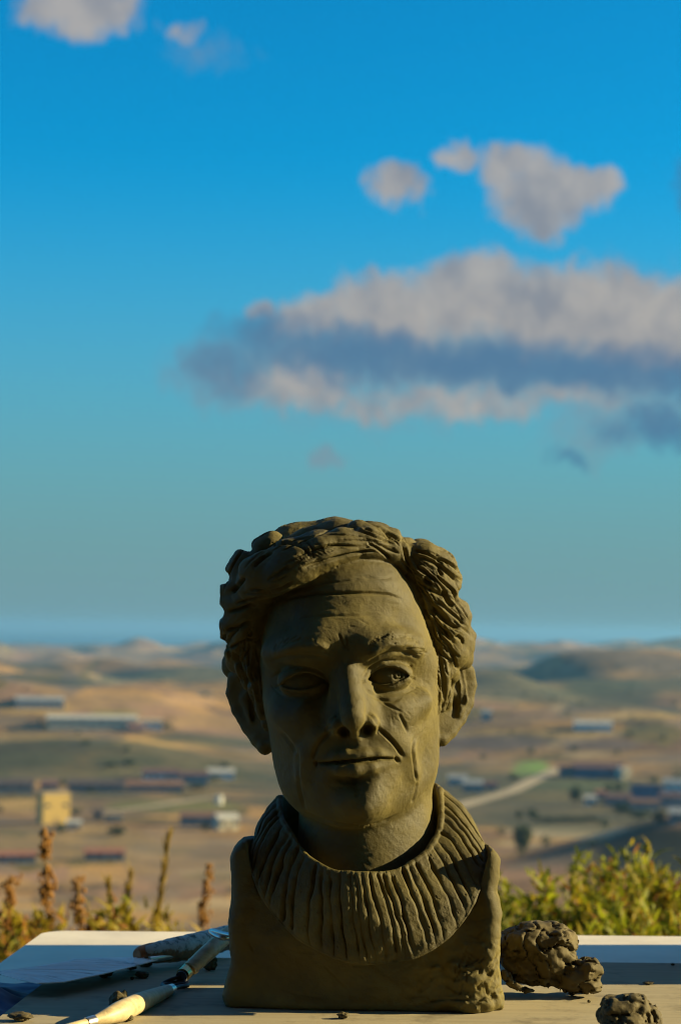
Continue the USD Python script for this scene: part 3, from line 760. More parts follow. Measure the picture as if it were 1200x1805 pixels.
def skull_radius(p):
    q = p - HC
    r = np.linalg.norm(q, axis=1) + 1e-9
    th = np.arctan2(q[:, 0], -q[:, 1]); ph = np.arccos(np.clip(q[:, 2] / r, -1, 1))
    return r, map_coordinates(RTAB, [(th + np.pi) / (2 * np.pi) * (NT - 1), ph / np.pi * (NPH - 1)], order=1, mode='nearest')


class Group:
    """A union of tapering capsules and ellipsoids, each with its own blend radius."""
    def __init__(self, k=2.0):
        self.items, self.k = [], k

    def chain(self, pts, k=None):
        """pts: (px, py, depth, radius) in photo pixels and mm."""
        q = [(W(a, b, c), r) for a, b, c, r in pts]
        for (a, ra), (b, rb) in zip(q[:-1], q[1:]):
            self.items.append(('seg', a, b, ra, rb, self.k if k is None else k))
        return self

    def ball(self, px, py, y, rx, ry=None, rz=None, k=None, rot=0.0):
        ry, rz = ry or rx, rz or rx
        self.items.append(('ell', W(px, py, y), np.array([rx, ry, rz], float), math.radians(rot), None, self.k if k is None else k))
        return self

    def __call__(self, p):
        lo, hi = p.min(0) - 14, p.max(0) + 14
        d = np.full(len(p), 40.0)
        for kind, a, b, ra, rb, k in self.items:
            if kind == 'seg':
                R = max(ra, rb)
                if (np.minimum(a, b) - R > hi).any() or (np.maximum(a, b) + R < lo).any():
                    continue
                ab = b - a
                t = np.clip(((p - a) @ ab) / max(ab @ ab, 1e-9), 0, 1)
                v = np.linalg.norm(p - a - t[:, None] * ab, axis=1) - (ra + t * (rb - ra))
            else:
                R = b.max()
                if (a - R > hi).any() or (a + R < lo).any():
                    continue
                q = p - a
                if ra:
                    c, s = math.cos(ra), math.sin(ra)
                    q = np.stack([c * q[:, 0] + s * q[:, 2], q[:, 1], -s * q[:, 0] + c * q[:, 2]], 1)
                n = np.linalg.norm(q / b, axis=1)
                g = np.linalg.norm(q / (b * b), axis=1) + 1e-9
                v = np.where(n < 0.25, -b.min() * 0.7, n * (n - 1) / g)
            d = smin(d, v, k)
        return d


nose = Group(5.0)
nose.chain([(611, 1160, 11, 9.5), (614, 1188, 7, 8.2), (618, 1220, 0, 8.2), (621, 1246, -7, 8.8), (622, 1264, -12, 9.8)], 6)
nose.chain([(600, 1200, 16, 9), (598, 1258, 9, 9.5)], 10).chain([(634, 1196, 15, 9), (645, 1254, 8, 9.5)], 10)
nose.ball(594, 1279, 0, 8.0, 11, 8.2, 4).ball(652, 1275, -1, 8.0, 11, 8.2, 4)
nose.chain([(623, 1275, -13, 6.0), (624, 1289, -5, 4.0), (625, 1298, 3, 4.0)], 4)
nostrils = Group(1.0).ball(605, 1291, -7, 5.8, 12, 4.6, rot=-14).ball(648, 1287, -7, 5.8, 12, 4.6, rot=16)
nostrils.ball(606, 1289, 0, 4.5, 9, 5).ball(648, 1286, 0, 4.5, 9, 5)
lips = Group(3.0)
lips.chain([(560, 1342, 14, 2.5), (592, 1335, 5.5, 4.4), (612, 1332, 2.6, 4.8), (627, 1333, 2.2, 4.8), (643, 1331, 2.6, 4.8), (668, 1332, 5.5, 4.4), (698, 1337, 13, 2.5)], 4)
lips.chain([(572, 1353, 11, 2.5), (600, 1357, 2.5, 5.0), (627, 1358, -0.5, 5.6), (656, 1354, 1.5, 5.0), (687, 1347, 10, 2.5)])
lid_l, lid_r = Group(3.0).ball(534, 1201, 27.5, 21.5, 16, 15.5), Group(3.0).ball(684, 1190, 26.5, 21, 16, 15.5)
ball_l, ball_r = Group(1.0).ball(534, 1203, 28.6, 19.5, 13.6, 14), Group(1.0).ball(684, 1192, 28.5, 19.5, 13.6, 14)
face_bits = Group(7.0)                                   # cheek pads, brow swell, muzzle, chin and jaw muscles
face_bits.chain([(502, 1250, 39, 10), (540, 1266, 25, 10)], 15).chain([(702, 1255, 24, 10), (742, 1238, 38, 10)], 15)
face_bits.chain([(482, 1150, 41, 9), (518, 1143, 19, 8), (562, 1146, 9, 7)], 7).chain([(652, 1145, 8, 7), (692, 1131, 13, 8), (728, 1140, 30, 9)], 7)
face_bits.chain([(565, 1300, 14, 7), (548, 1330, 23, 8), (540, 1365, 29, 8)], 6).chain([(682, 1292, 15, 7), (712, 1325, 24, 8), (722, 1362, 33, 8)], 6)
face_bits.ball(634, 1414, 12, 21, 16, 15, 8)
neck = Group(4.0)
neck.chain([(645, 1380, 92, 57), (645, 1560, 86, 61), (640, 1640, 86, 66)], 3)
ear_l, ear_r = Group(3.0), Group(3.0)
_rim = RIM_L = [(452, 1188, 92, 4.5), (425, 1180, 102, 5.0), (406, 1196, 110, 5.2), (403, 1222, 113, 5.2), (412, 1252, 111, 5.0), (430, 1282, 104, 5.0), (446, 1302, 97, 6.0), (460, 1316, 91, 6.5), (467, 1312, 89, 5.5)]
_rim = RIM_L = [(a + 8, b, c, r * .9) for a, b, c, r in RIM_L]
ear_l.chain(_rim, 2.5)
_dense = lambda r: [tuple(np.array(a) * (1 - t) + np.array(b) * t) for a, b in zip(r[:-1], r[1:]) for t in (0, .5)]
for _q in _dense(RIM_L)[1:-1]:
    ear_l.chain([(476, _q[1] * .85 + 1245 * .15, 97, 7), (_q[0], _q[1], _q[2] + 1.5, 4.0)], 6)
ear_l.chain([(448, 1205, 97, 4), (432, 1232, 104, 4), (446, 1270, 99, 4)], 2.5).chain([(466, 1235, 86, 4.5), (470, 1275, 86, 5)], 3)
ear_l.ball(408, 1172, 122, 8.5, 12, 12)
_rim = RIM_R = [(800, 1172, 92, 4.5), (820, 1170, 103, 4.6), (832, 1185, 110, 4.8), (836, 1208, 113, 5.0), (831, 1240, 110, 5.0), (817, 1268, 104, 5.2), (800, 1290, 96, 6.2), (785, 1303, 90, 6.2), (777, 1300, 87, 5.0)]
_rim = RIM_R = [(a - 6, b, c, r * .88) for a, b, c, r in RIM_R]
ear_r.chain(_rim, 2.5)
for _q in _dense(RIM_R)[1:-1]:
    ear_r.chain([(772, _q[1] * .85 + 1240 * .15, 97, 7), (_q[0], _q[1], _q[2] + 1.5, 4.0)], 6)
ear_r.chain([(810, 1184, 99, 3.0), (816, 1208, 101, 3.2), (819, 1235, 101, 3.2), (810, 1260, 97, 3.0)], 3.0)
ear_cut = Group(1.0).ball(804, 1241, 86, 5.5, 16, 11, rot=8).chain([(812, 1182, 95, 2.4), (821, 1208, 99, 3.2), (817, 1242, 96, 2.8)]).ball(450, 1248, 87, 5, 10, 12)

hair = Group(0.9)
hair_cut = Group(1.0)
hair_cut.chain([(714, 940, 60, 2.5), (717, 942, 120, 3)]).ball(386, 1080, 85, 6, 40, 5).ball(384, 1137, 95, 8, 40, 6).ball(398, 1020, 80, 4, 40, 4, rot=30).ball(436, 966, 70, 5, 40, 3, rot=-35)
hair_cut.ball(816, 1048, 85, 5, 40, 4, rot=30).ball(840, 1102, 95, 5, 40, 4)
LOCKS = [  # chains of (photo px, py, depth mm, radius mm): the locks, big ones first
    [(700, 960, 66, 14), (650, 951, 62, 15), (595, 948, 62, 15), (545, 962, 66, 15), (490, 986, 70, 15), (450, 1016, 74, 15)],
    [(712, 985, 76, 18), (660, 962, 95, 20), (590, 955, 100, 21), (520, 970, 100, 23), (462, 1008, 100, 23), (440, 1060, 100, 22)],
    [(686, 972, 46, 11), (648, 960, 38, 14), (604, 964, 31, 15), (566, 976, 25, 15.5), (532, 992, 22, 15), (508, 1008, 21, 13.5)],
    [(560, 962, 34, 14), (512, 985, 32, 16), (470, 1008, 38, 17), (448, 1028, 48, 15)],
    [(516, 1006, 22, 13), (492, 1016, 23, 13.5), (466, 1026, 33, 13), (448, 1036, 45, 12)],
    [(706, 978, 52, 11), (690, 964, 48, 12), (664, 950, 48, 12), (632, 940, 48, 12)],
    [(480, 962, 62, 13), (440, 990, 66, 14), (424, 1010, 72, 13)],
    [(432, 1008, 66, 14), (420, 1034, 70, 14), (404, 1052, 78, 11), (398, 1058, 84, 8)],
    [(470, 1042, 50, 11), (438, 1052, 58, 13), (412, 1070, 72, 13), (404, 1092, 84, 11)],
    [(462, 1060, 58, 10), (436, 1078, 64, 13), (414, 1100, 76, 13), (404, 1122, 90, 11)],
    [(456, 1090, 66, 9), (434, 1112, 70, 13), (420, 1140, 82, 13), (418, 1166, 92, 10)],
    [(452, 1112, 72, 9), (438, 1146, 74, 10), (434, 1176, 80, 9), (440, 1206, 84, 6)],
    [(452, 1140, 72, 8), (446, 1180, 72, 8), (452, 1220, 74, 6.5), (462, 1262, 74, 3.5)],
    [(458, 1160, 68, 5), (460, 1200, 68, 5), (466, 1240, 70, 4), (472, 1264, 72, 2.0)],
    [(722, 976, 56, 9), (746, 984, 58, 15), (772, 1000, 66, 17), (786, 1024, 76, 15)],
    [(716, 994, 52, 8), (740, 1006, 55, 12), (762, 1022, 60, 14), (784, 1048, 72, 16), (800, 1074, 84, 14)],
    [(734, 1024, 55, 8), (752, 1042, 58, 12), (772, 1064, 66, 15), (796, 1090, 78, 17), (812, 1112, 90, 15)],
    [(748, 1062, 62, 8), (766, 1086, 64, 12), (788, 1112, 72, 15), (808, 1136, 86, 15)],
    [(758, 1096, 66, 7), (776, 1124, 67, 11), (798, 1150, 78, 14), (814, 1160, 90, 11)],
    [(766, 1122, 68, 6), (778, 1156, 70, 9), (790, 1180, 78, 9), (798, 1190, 88, 7)],
    [(770, 1148, 68, 6), (780, 1186, 70, 8), (784, 1220, 74, 6), (780, 1252, 74, 3.0)],
    [(766, 1140, 64, 4), (771, 1186, 64, 4.5), (775, 1222, 67, 4), (773, 1256, 69, 2.0)],
    [(740, 985, 90, 18), (775, 1040, 100, 20), (795, 1110, 112, 20), (795, 1160, 118, 16)],
    [(446, 1060, 105, 17), (432, 1110, 112, 16), (436, 1165, 118, 14)],
]
for _i, _c in enumerate(LOCKS):
    hair.chain(_c, 6.0 if _i in (0, 1, 2, 3, 4, 7) else 2.5)
hair.ball(468, 1016, 36, 24, 20, 16.5, 3.0, rot=-22).ball(520, 993, 27, 22, 18, 15, 6.0, rot=-30)


def eye_opening(p, corners, up, dn):
    """Signed distance (mm) to the almond between the lids, in the photo's view."""
    s = project(p / 1000.0)
    (x0, y0), (x1, y1) = corners
    c = math.hypot(x1 - x0, y1 - y0)
    ux, uy = (x1 - x0) / c, (y1 - y0) / c
    mx, my = (x0 + x1) / 2, (y0 + y1) / 2
    a = (s[:, 0] - mx) * ux + (s[:, 1] - my) * uy
    b = -(s[:, 0] - mx) * uy + (s[:, 1] - my) * ux          # down positive
    ru, rd = (c * c / 4 + up * up) / (2 * up), (c * c / 4 + dn * dn) / (2 * dn)
    du = np.hypot(a, b - (ru - up)) - ru
    dd = np.hypot(a, b + (rd - dn)) - rd
    return np.maximum(du, dd) * 0.472


def f_skin(p):
    r, R = skull_radius(p)
    d = (r - R) * 0.88
    lo, hi = p.min(0), p.max(0)
    d = smin(d, face_bits(p), 9.0)
    d = smin(d, neck(p), 5.0)
    d = smin(d, nose(p), 10.0)
    d = smin(d, lips(p), 3.5)
    if lo[1] < HC[1] - 50:
        for lid, corners, up, dn in ((lid_l, ((495, 1208), (574, 1200)), 18, 11), (lid_r, ((647, 1199), (721, 1192)), 20, 11)):
            e = lid(p)
            if e.min() < 20:
                d = smin(d, e, 3.0)
                o = eye_opening(p, corners, up, dn)
                front = (p[:, 1] < 32) & (np.abs(p[:, 0] - lid.items[0][1][0]) < 26) & (np.abs(p[:, 2] - lid.items[0][1][2]) < 20)
                d = np.where(front, smax(d, -o, 1.2), d)
        d = smax(d, -nostrils(p), 1.5)
    return d


def f_ears(p):
    l, r = ear_l(p), ear_r(p)
    c = ear_cut(p)
    return smax(l, -c, 2.0), smax(r, -c, 1.5)


def f_hair(p):
    r, R = skull_radius(p)
    q = p - HC
    cap = (r - R - 13.0) * 0.88                           # the back of the head is one cap of hair
    cap = smax(cap, (-q[:, 1] - 10) * 0.7, 6)
    cap = smax(cap, (-30 - q[:, 2] - np.clip(q[:, 1] - 30, 0, 40)) * 0.7, 6)
    return smax(smin(hair(p), cap, 4.0), -hair_cut(p), 8.0)


def f_eyes(p):
    return ball_l(p), ball_r(p)


TURN = 0.075                                             # the head is turned a little towards the left of the picture


def turned(p):
    p = np.array(p, float)
    p[:, 1] -= TURN * (p[:, 0] - HC[0]) * np.clip((p[:, 2] - 95) / 60, 0, 1)
    return p


def f_head(p):
    p = turned(p)
    d = f_skin(p)
    e = f_ears(p)
    d = smin(smin(d, e[0], 2.5), e[1], 2.5)
    d = smin(d, f_hair(p), 1.6)
    b = f_eyes(p)
    return np.minimum(np.minimum(d, b[0]), b[1])


def torso_edges():
    zz = lambda pts, y: np.array([W(px, py, y) for px, py in pts])
    L = zz([(398, 1774), (393, 1752), (400, 1722), (408, 1693), (404, 1655), (402, 1626), (407, 1595), (408, 1560), (405, 1525), (405, 1500)], 30)
    Rr = zz([(886, 1772), (887, 1755), (882, 1735), (879, 1702), (880, 1660), (884, 1612), (876, 1572), (880, 1545), (884, 1520), (884, 1508)], 30)
    return L[:, ::-1][:, [0, 2]], Rr[:, ::-1][:, [0, 2]]


TL, TR = torso_edges()
SH_L, SH_R = W(410, 1494, 60), W(884, 1509, 60)
SHI_L, SHI_R = W(490, 1448, 80), W(850, 1482, 80)


RIM = np.array([W(*p) for p in [(625, 1541, 4), (660, 1540, 6), (697, 1535, 13), (735, 1515, 26), (762, 1487, 46), (776, 1446, 74), (775, 1405, 104), (762, 1384, 132), (700, 1384, 158), (640, 1396, 166), (575, 1402, 160),
                                 (512, 1406, 136), (494, 1410, 108), (497, 1440, 78), (515, 1472, 48), (540, 1506, 26), (580, 1533, 9)]])
HEM = np.array([W(*p) for p in [(646, 1699, -10), (695, 1696, -9), (742, 1684, -7), (790, 1652, 0), (826, 1606, 10), (850, 1545, 30), (853, 1503, 66), (830, 1462, 108), (760, 1440, 160), (650, 1440, 176), (540, 1440, 164),
                                 (480, 1450, 110), (449, 1488, 66), (446, 1536, 30), (470, 1592, 12), (515, 1645, -1), (582, 1684, -8)]])
CCEN = np.array([W(640, 1500, 86)[0], 86.0])


def around(a):
    q = a[:, :2] - CCEN
    t = np.arctan2(q[:, 0], -q[:, 1]); o = np.argsort(t)
    t, r, z = t[o], np.linalg.norm(q, axis=1)[o], a[o, 2]
    return lambda x: np.interp(x, t, r, period=2 * np.pi), lambda x: np.interp(x, t, z, period=2 * np.pi)


RIM_R0, RIM_Z0 = around(RIM)
HEM_R0, HEM_Z0 = around(HEM)


def under_collar(x, y):
    q0, q1 = x - CCEN[0], y - CCEN[1]
    t, r = np.arctan2(q0, -q1), np.hypot(q0, q1)
    a, b, za, zb = RIM_R0(t), HEM_R0(t), RIM_Z0(t), HEM_Z0(t)
    s = (r - a) / np.maximum(b - a, 4)
    return np.where(s < 0, za - 30, np.where(s < 1, za - 6 + (zb - za) * s - 20 * np.clip(.25 - s, 0, 1), zb - 5 + (r - b) * 4))


def f_torso(p):
    x, y, z = p.T
    xl = np.interp(z, TL[:, 0], TL[:, 1]); xr = np.interp(z, TR[:, 0], TR[:, 1])
    n1 = fbm(p / 26.0, 3, 5) - 0.5
    n2 = fbm(p / 9.0, 3, 11) - 0.5
    xc = (xl + xr) / 2; hw = (xr - xl) / 2
    u = (x - xc) / hw
    rough = np.clip((x - 50) / 40, 0, 1) * np.clip((70 - z) / 40, 0, 1)              # torn clay low on the right
    front = 6 + 12 * np.abs(u) ** 2.4 + np.clip((z - 60) / 90, 0, 1) * 22 - 5 * np.exp(-((z - 4) / 7.0) ** 2) * 0.6
    front += -9 * np.exp(-((u - 0.93) / 0.10) ** 2) * np.clip((z - 8) / 40, 0, 1)    # the rim left by the cut arm
    front += -4 * np.exp(-((u + 0.95) / 0.12) ** 2)
    front += -14 * np.exp(-((u - 0.78) / 0.2) ** 2 - ((z - 16) / 26) ** 2)
    front -= n1 * 5 + rough * n2 * 16
    back = 112 - np.abs(u) ** 4 * 20 - np.clip((z - 80) / 70, 0, 1) * 12
    t = np.clip((x - SH_L[0]) / (SHI_L[0] - SH_L[0]), 0, 1.0); topl = SH_L[2] + (SHI_L[2] - SH_L[2]) * t ** 0.8
    t = np.clip((SH_R[0] - x) / (SH_R[0] - SHI_R[0]), 0, 1.0); topr = SH_R[2] + (SHI_R[2] - SH_R[2]) * t ** 0.8
    top = np.minimum(topl, topr) - np.clip((28 - y) / 30, 0, 1) ** 2 * 22 - np.clip((y - 100) / 30, 0, 1) ** 2 * 14 + n1 * 5
    d = smax(xl - x - n2 * 2.0, x - xr + n2 * 3.0, 4)
    d = smax(d, (front - y) * 0.85, 7)
    d = smax(d, y - back, 16)
    d = smax(d, (z - top) * 0.8, 7)
    d = smax(d, (z - under_collar(x, y)) * 0.6, 3)
    return smax(d, -z, 2.0)


# ---- marks cut or raised on the clay: polylines in photo pixels, width px, depth mm (negative raises)
def densify(poly, step=0.7):
    poly = np.asarray(poly, float)
    if len(poly) > 2:
        t = np.r_[0, np.cumsum(np.linalg.norm(np.diff(poly, axis=0), axis=1))]
        n = max(int(t[-1] / step), 4)
        return np.stack([PchipInterpolator(t, poly[:, k])(np.linspace(0, t[-1], n)) for k in (0, 1)], 1)
    n = max(int(np.linalg.norm(poly[1] - poly[0]) / step), 3)
    return poly[0] + np.linspace(0, 1, n)[:, None] * (poly[1] - poly[0])


def carve(v, n, strokes, mask=None, facing=-0.12):
    """Displaces vertices (mm) that face the camera along their normals under each stroke."""
    px = project(v / 1000.0)
    view = v / 1000.0 - EYE; view /= np.linalg.norm(view, axis=1, keepdims=True)
    ok = (n * view).sum(1) < facing
    if mask is not None:
        ok &= mask
    ids = np.flatnonzero(ok)
    tree = cKDTree(px[ids])
    dig, up = np.zeros(len(v)), np.zeros(len(v))
    for poly, width, depth in strokes:
        q = densify(poly)
        t = np.linspace(0, 1, len(q))
        taper = np.clip(np.minimum(t, 1 - t) * 7, 0.05, 1) ** 0.6
        sub = tree.query_ball_point(q.mean(0), np.linalg.norm(q - q.mean(0), axis=1).max() + width + 1)
        if not sub:
            continue
        sub = ids[np.asarray(sub)]
        d, j = cKDTree(q).query(px[sub], distance_upper_bound=width)
        hit = np.isfinite(d)
        s = sub[hit]; d, j = d[hit], j[hit]
        prof = (1 - np.clip(d / (width * 1.0), 0, 1) ** 2) ** 2 * taper[j] * abs(depth)
        if depth > 0:
            dig[s] = np.maximum(dig[s], prof)
        else:
            up[s] = np.maximum(up[s], prof)
    return v + n * (up - dig)[:, None], dig


def bez(*pts):
    return [tuple(p) for p in pts]


rng = np.random.default_rng(7)
STROKES = [
    # forehead lines and frown
    ([(505, 1056), (530, 1051), (565, 1047), (600, 1046), (640, 1046), (680, 1048), (708, 1058)], 4.2, 2.2), ([(520, 1040), (548, 1034), (575, 1030)], 2.5, .7),
    ([(520, 1092), (560, 1086), (610, 1086), (660, 1084)], 4, .8), ([(560, 1030), (600, 1026), (640, 1022)], 3, .6), ([(640, 1018), (668, 1020), (690, 1018)], 3, .9),
    ([(597, 1118), (602, 1130), (608, 1144)], 3, 1.6), ([(610, 1124), (611, 1136), (613, 1147)], 2.6, 1.4),
    # left eye: fold, lid edges, bags
    ([(478, 1196), (500, 1183), (526, 1176), (552, 1180), (572, 1191)], 3.6, 1.3), ([(496, 1211), (510, 1217), (530, 1222), (552, 1219), (570, 1209)], 2.4, .4), ([(500, 1217), (526, 1223), (552, 1222)], 2.6, 1.2),
    ([(573, 1202), (580, 1206)], 3, 1.5), ([(494, 1209), (484, 1212)], 3, 1.2), ([(575, 1216), (560, 1230), (538, 1238)], 4, .8), ([(478, 1208), (488, 1220), (496, 1226)], 2.4, .8),
    # right eye
    ([(640, 1194), (655, 1176), (680, 1165), (706, 1166), (728, 1180)], 4, 1.6), ([(648, 1201), (665, 1208), (690, 1209), (714, 1201)], 3.0, 1.3), ([(722, 1194), (732, 1198)], 2.6, 1.3), ([(644, 1200), (638, 1203)], 3, 1.4),
    ([(644, 1214), (660, 1228), (684, 1236), (706, 1230)], 5, 1.2), ([(712, 1222), (728, 1216), (737, 1208)], 2.5, .8), ([(694, 1186), (700, 1182), (707, 1186), (708, 1194), (701, 1198), (694, 1194), (694, 1186)], 2.2, 1.6), ([(700, 1190), (703, 1191)], 3, 1.4),
    # mouth
    ([(556, 1345), (575, 1346), (600, 1344), (626, 1342), (655, 1339), (680, 1338), (700, 1340)], 3.8, 5.0), ([(554, 1342), (558, 1350)], 4, 3.0), ([(697, 1336), (703, 1344)], 4.5, 4.0),
    ([(590, 1372), (615, 1376), (645, 1374), (668, 1368)], 9, 1.8), ([(621, 1302), (622, 1314), (624, 1330)], 12, .7),
    # folds from nose to mouth, cheek and jaw creases
    ([(583, 1290), (568, 1304), (556, 1322), (551, 1340)], 6, 2.6), ([(668, 1286), (682, 1298), (697, 1314), (710, 1333)], 5, 4.2), ([(703, 1258), (712, 1276), (718, 1292)], 4.5, 1.6),
    ([(524, 1320), (524, 1350), (526, 1380), (532, 1410), (537, 1426)], 5, 2.0), ([(494, 1290), (510, 1308), (522, 1330)], 5, 1.4), ([(731, 1300), (728, 1322), (731, 1350), (735, 1380)], 4, 2.2), ([(735, 1380), (731, 1402), (726, 1416)], 3.5, 1.6),
    ([(660, 1225), (676, 1238), (696, 1250), (712, 1256)], 4, .9), ([(580, 1278), (575, 1288), (580, 1296)], 4, 1.6), ([(666, 1276), (669, 1284), (664, 1294)], 3.5, 1.6),
    ([(540, 1432), (570, 1446), (605, 1454), (640, 1457), (672, 1450), (700, 1436)], 4, 2.2),
    # nose bridge edge marks
    ([(597, 1262), (585, 1270), (580, 1284)], 4, .9), ([(645, 1256), (658, 1266), (664, 1278)], 4, .9),
]
# the raised brows and their lower edges
STROKES += [([(478, 1153), (500, 1146), (528, 1139), (556, 1138), (580, 1147)], 11, -2.6), ([(648, 1156), (664, 1146), (690, 1134), (715, 1134), (738, 1150)], 12, -3.0), ([(474, 1168), (500, 1160), (530, 1156), (560, 1159), (584, 1166)], 6, 1.5), ([(648, 1168), (668, 1158), (694, 1150), (720, 1152), (738, 1164)], 6, 1.8)]
# brow hairs
for i in range(46):
    t = rng.random()
    x = 482 + 98 * t; y = 1149 - 15 * math.sin(math.pi * min(1, t * 1.1)) + rng.normal(0, 4)
    a = math.radians(-62 + 55 * t + rng.normal(0, 8)) if t < 0.8 else math.radians(20 + rng.normal(0, 10))
    l = rng.uniform(10, 20)
    STROKES.append(([(x, y), (x + l * math.cos(a) * .6, y + l * math.sin(a) * .5), (x + l * math.cos(a), y + l * math.sin(a) * .8)], 1.7, rng.choice([1.0, 0.8, -0.8])))
for i in range(60):
    t = rng.random()
    x = 648 + 92 * t; y = 1152 - 22 * math.sin(math.pi * min(1, (t * .85 + .1))) + rng.normal(0, 5)
    a = math.radians(-42 + 48 * t + rng.normal(0, 9)); l = rng.uniform(10, 20)
    STROKES.append(([(x, y), (x + l * .5 * math.cos(a), y + l * .5 * math.sin(a) - 1), (x + l * math.cos(a), y + l * math.sin(a))], 1.8, rng.choice([1.3, 1.0, -0.9])))
# fine tool scratches on cheek, under-eye, forehead and temple
for i in range(70):
    x, y = [(705 + rng.normal(0, 14), 1258 + rng.normal(0, 14)), (725 + rng.normal(0, 10), 1206 + rng.normal(0, 9)), (640 + rng.normal(0, 30), 1065 + rng.normal(0, 28)), (600 + rng.normal(0, 70), 1090 + rng.normal(0, 40)), (560 + rng.normal(0, 40), 1400 + rng.normal(0, 30))][i % 5]
    a = rng.normal(0.6, 0.35) if i % 5 < 2 else rng.normal(0, 0.3); l = rng.uniform(8, 26)
    STROKES.append(([(x, y), (x + l * math.cos(a), y + l * math.sin(a))], rng.uniform(1.4, 2.2), rng.uniform(.25, .7)))
HAIR_STROKES = []
for c in LOCKS[:22]:
    c = np.array(c, float)
    s = densify(c[:, :2], 2.0)
    rr = np.interp(np.linspace(0, 1, len(s)), np.linspace(0, 1, len(c)), c[:, 3]) / 0.472
    tg = np.gradient(s, axis=0); tg /= np.linalg.norm(tg, axis=1, keepdims=True) + 1e-9
    nn = np.stack([-tg[:, 1], tg[:, 0]], 1)
    big = rr.max()
    smooth_lock = (c[0][0] < 600 or c[-1][0] < 520) and c[0][1] < 1085
    if len(c) > 3 and not smooth_lock and rng.random() < .6:
        for sg in (-1, 1):
            i0, i1 = int(rng.uniform(.0, .25) * len(s)), int(rng.uniform(.7, 1.0) * len(s))
            HAIR_STROKES.append((s[i0:i1] + nn[i0:i1] * (sg * .92 * rr[i0:i1])[:, None], rng.uniform(3.5, 5.5), rng.uniform(2.5, 5.0)))
    for k in range(int(big * (0.5 if not smooth_lock else 0.10))):
        o0 = rng.uniform(-1.0, 1.0); o1 = o0 + rng.normal(0, .18)
        a = rng.uniform(0, .6); b = min(1, a + rng.uniform(.3, .8))
        i0, i1 = int(a * (len(s) - 1)), max(int(b * (len(s) - 1)), int(a * (len(s) - 1)) + 3)
        i1 = min(i1, len(s) - 1); i0 = max(0, min(i0, i1 - 3))
        off = np.linspace(o0, o1, i1 - i0) * rr[i0:i1] + 2.5 * np.sin(np.linspace(0, rng.uniform(2, 6), i1 - i0) + rng.uniform(0, 6))
        deep = rng.random() < (.34 if not smooth_lock else .12)
        HAIR_STROKES.append((s[i0:i1] + nn[i0:i1] * off[:, None], rng.uniform(2.4, 4.2) if deep else rng.uniform(1.4, 2.2), rng.uniform(2.5, 5.0) if deep else rng.uniform(.8, 2.0)))
HAIR_STROKES += [([(708, 946), (713, 962), (717, 984), (722, 1000)], 5, 4), ([(790, 1050), (772, 1046), (752, 1036)], 5, 5), ([(812, 1108), (792, 1100), (770, 1084)], 5, 5), ([(430, 1020), (410, 1044)], 5, 5), ([(402, 1078), (424, 1074), (446, 1066)], 5, 5), ([(398, 1112), (418, 1106), (444, 1096)], 5, 5), ([(404, 1142), (420, 1136), (446, 1126)], 4, 5), ([(446, 1000), (462, 984), (480, 972)], 5, 4), ([(455, 1046), (490, 1040), (515, 1026)], 4, 3),  # gouges that stand out
    ([(782, 1040), (790, 1058), (800, 1070)], 6, 6), ([(757, 1072), (775, 1082), (790, 1100)], 7.5, 7), ([(756, 1122), (764, 1140), (772, 1156)], 5, 6), ([(772, 1002), (780, 1014)], 4, 4),
    ([(736, 1002), (752, 1012), (766, 1022)], 4.5, 4), ([(806, 1120), (814, 1128)], 5, 4), ([(708, 990), (722, 1008), (736, 1040), (748, 1072)], 4, 4), ([(478, 962), (505, 956), (530, 962), (548, 982)], 4.5, 4.5),
    ([(535, 952), (550, 966), (552, 984)], 3.5, 2.5), ([(440, 1040), (462, 1042), (480, 1048)], 3.5, 3), ([(430, 1046), (455, 1048), (480, 1046)], 3, 2.4), ([(415, 1064), (440, 1058), (468, 1052)], 3, 3),
    ([(452, 1140), (456, 1180), (460, 1220), (468, 1258)], 4.5, 4), ([(412, 1150), (424, 1180), (440, 1210)], 5, 5), ([(440, 1216), (444, 1246), (446, 1272)], 6, 4),
    ([(612, 928), (650, 940), (690, 958)], 4, 3), ([(640, 930), (668, 940), (696, 954)], 3, 3), ([(655, 952), (680, 966), (704, 976)], 3, 2.4)]


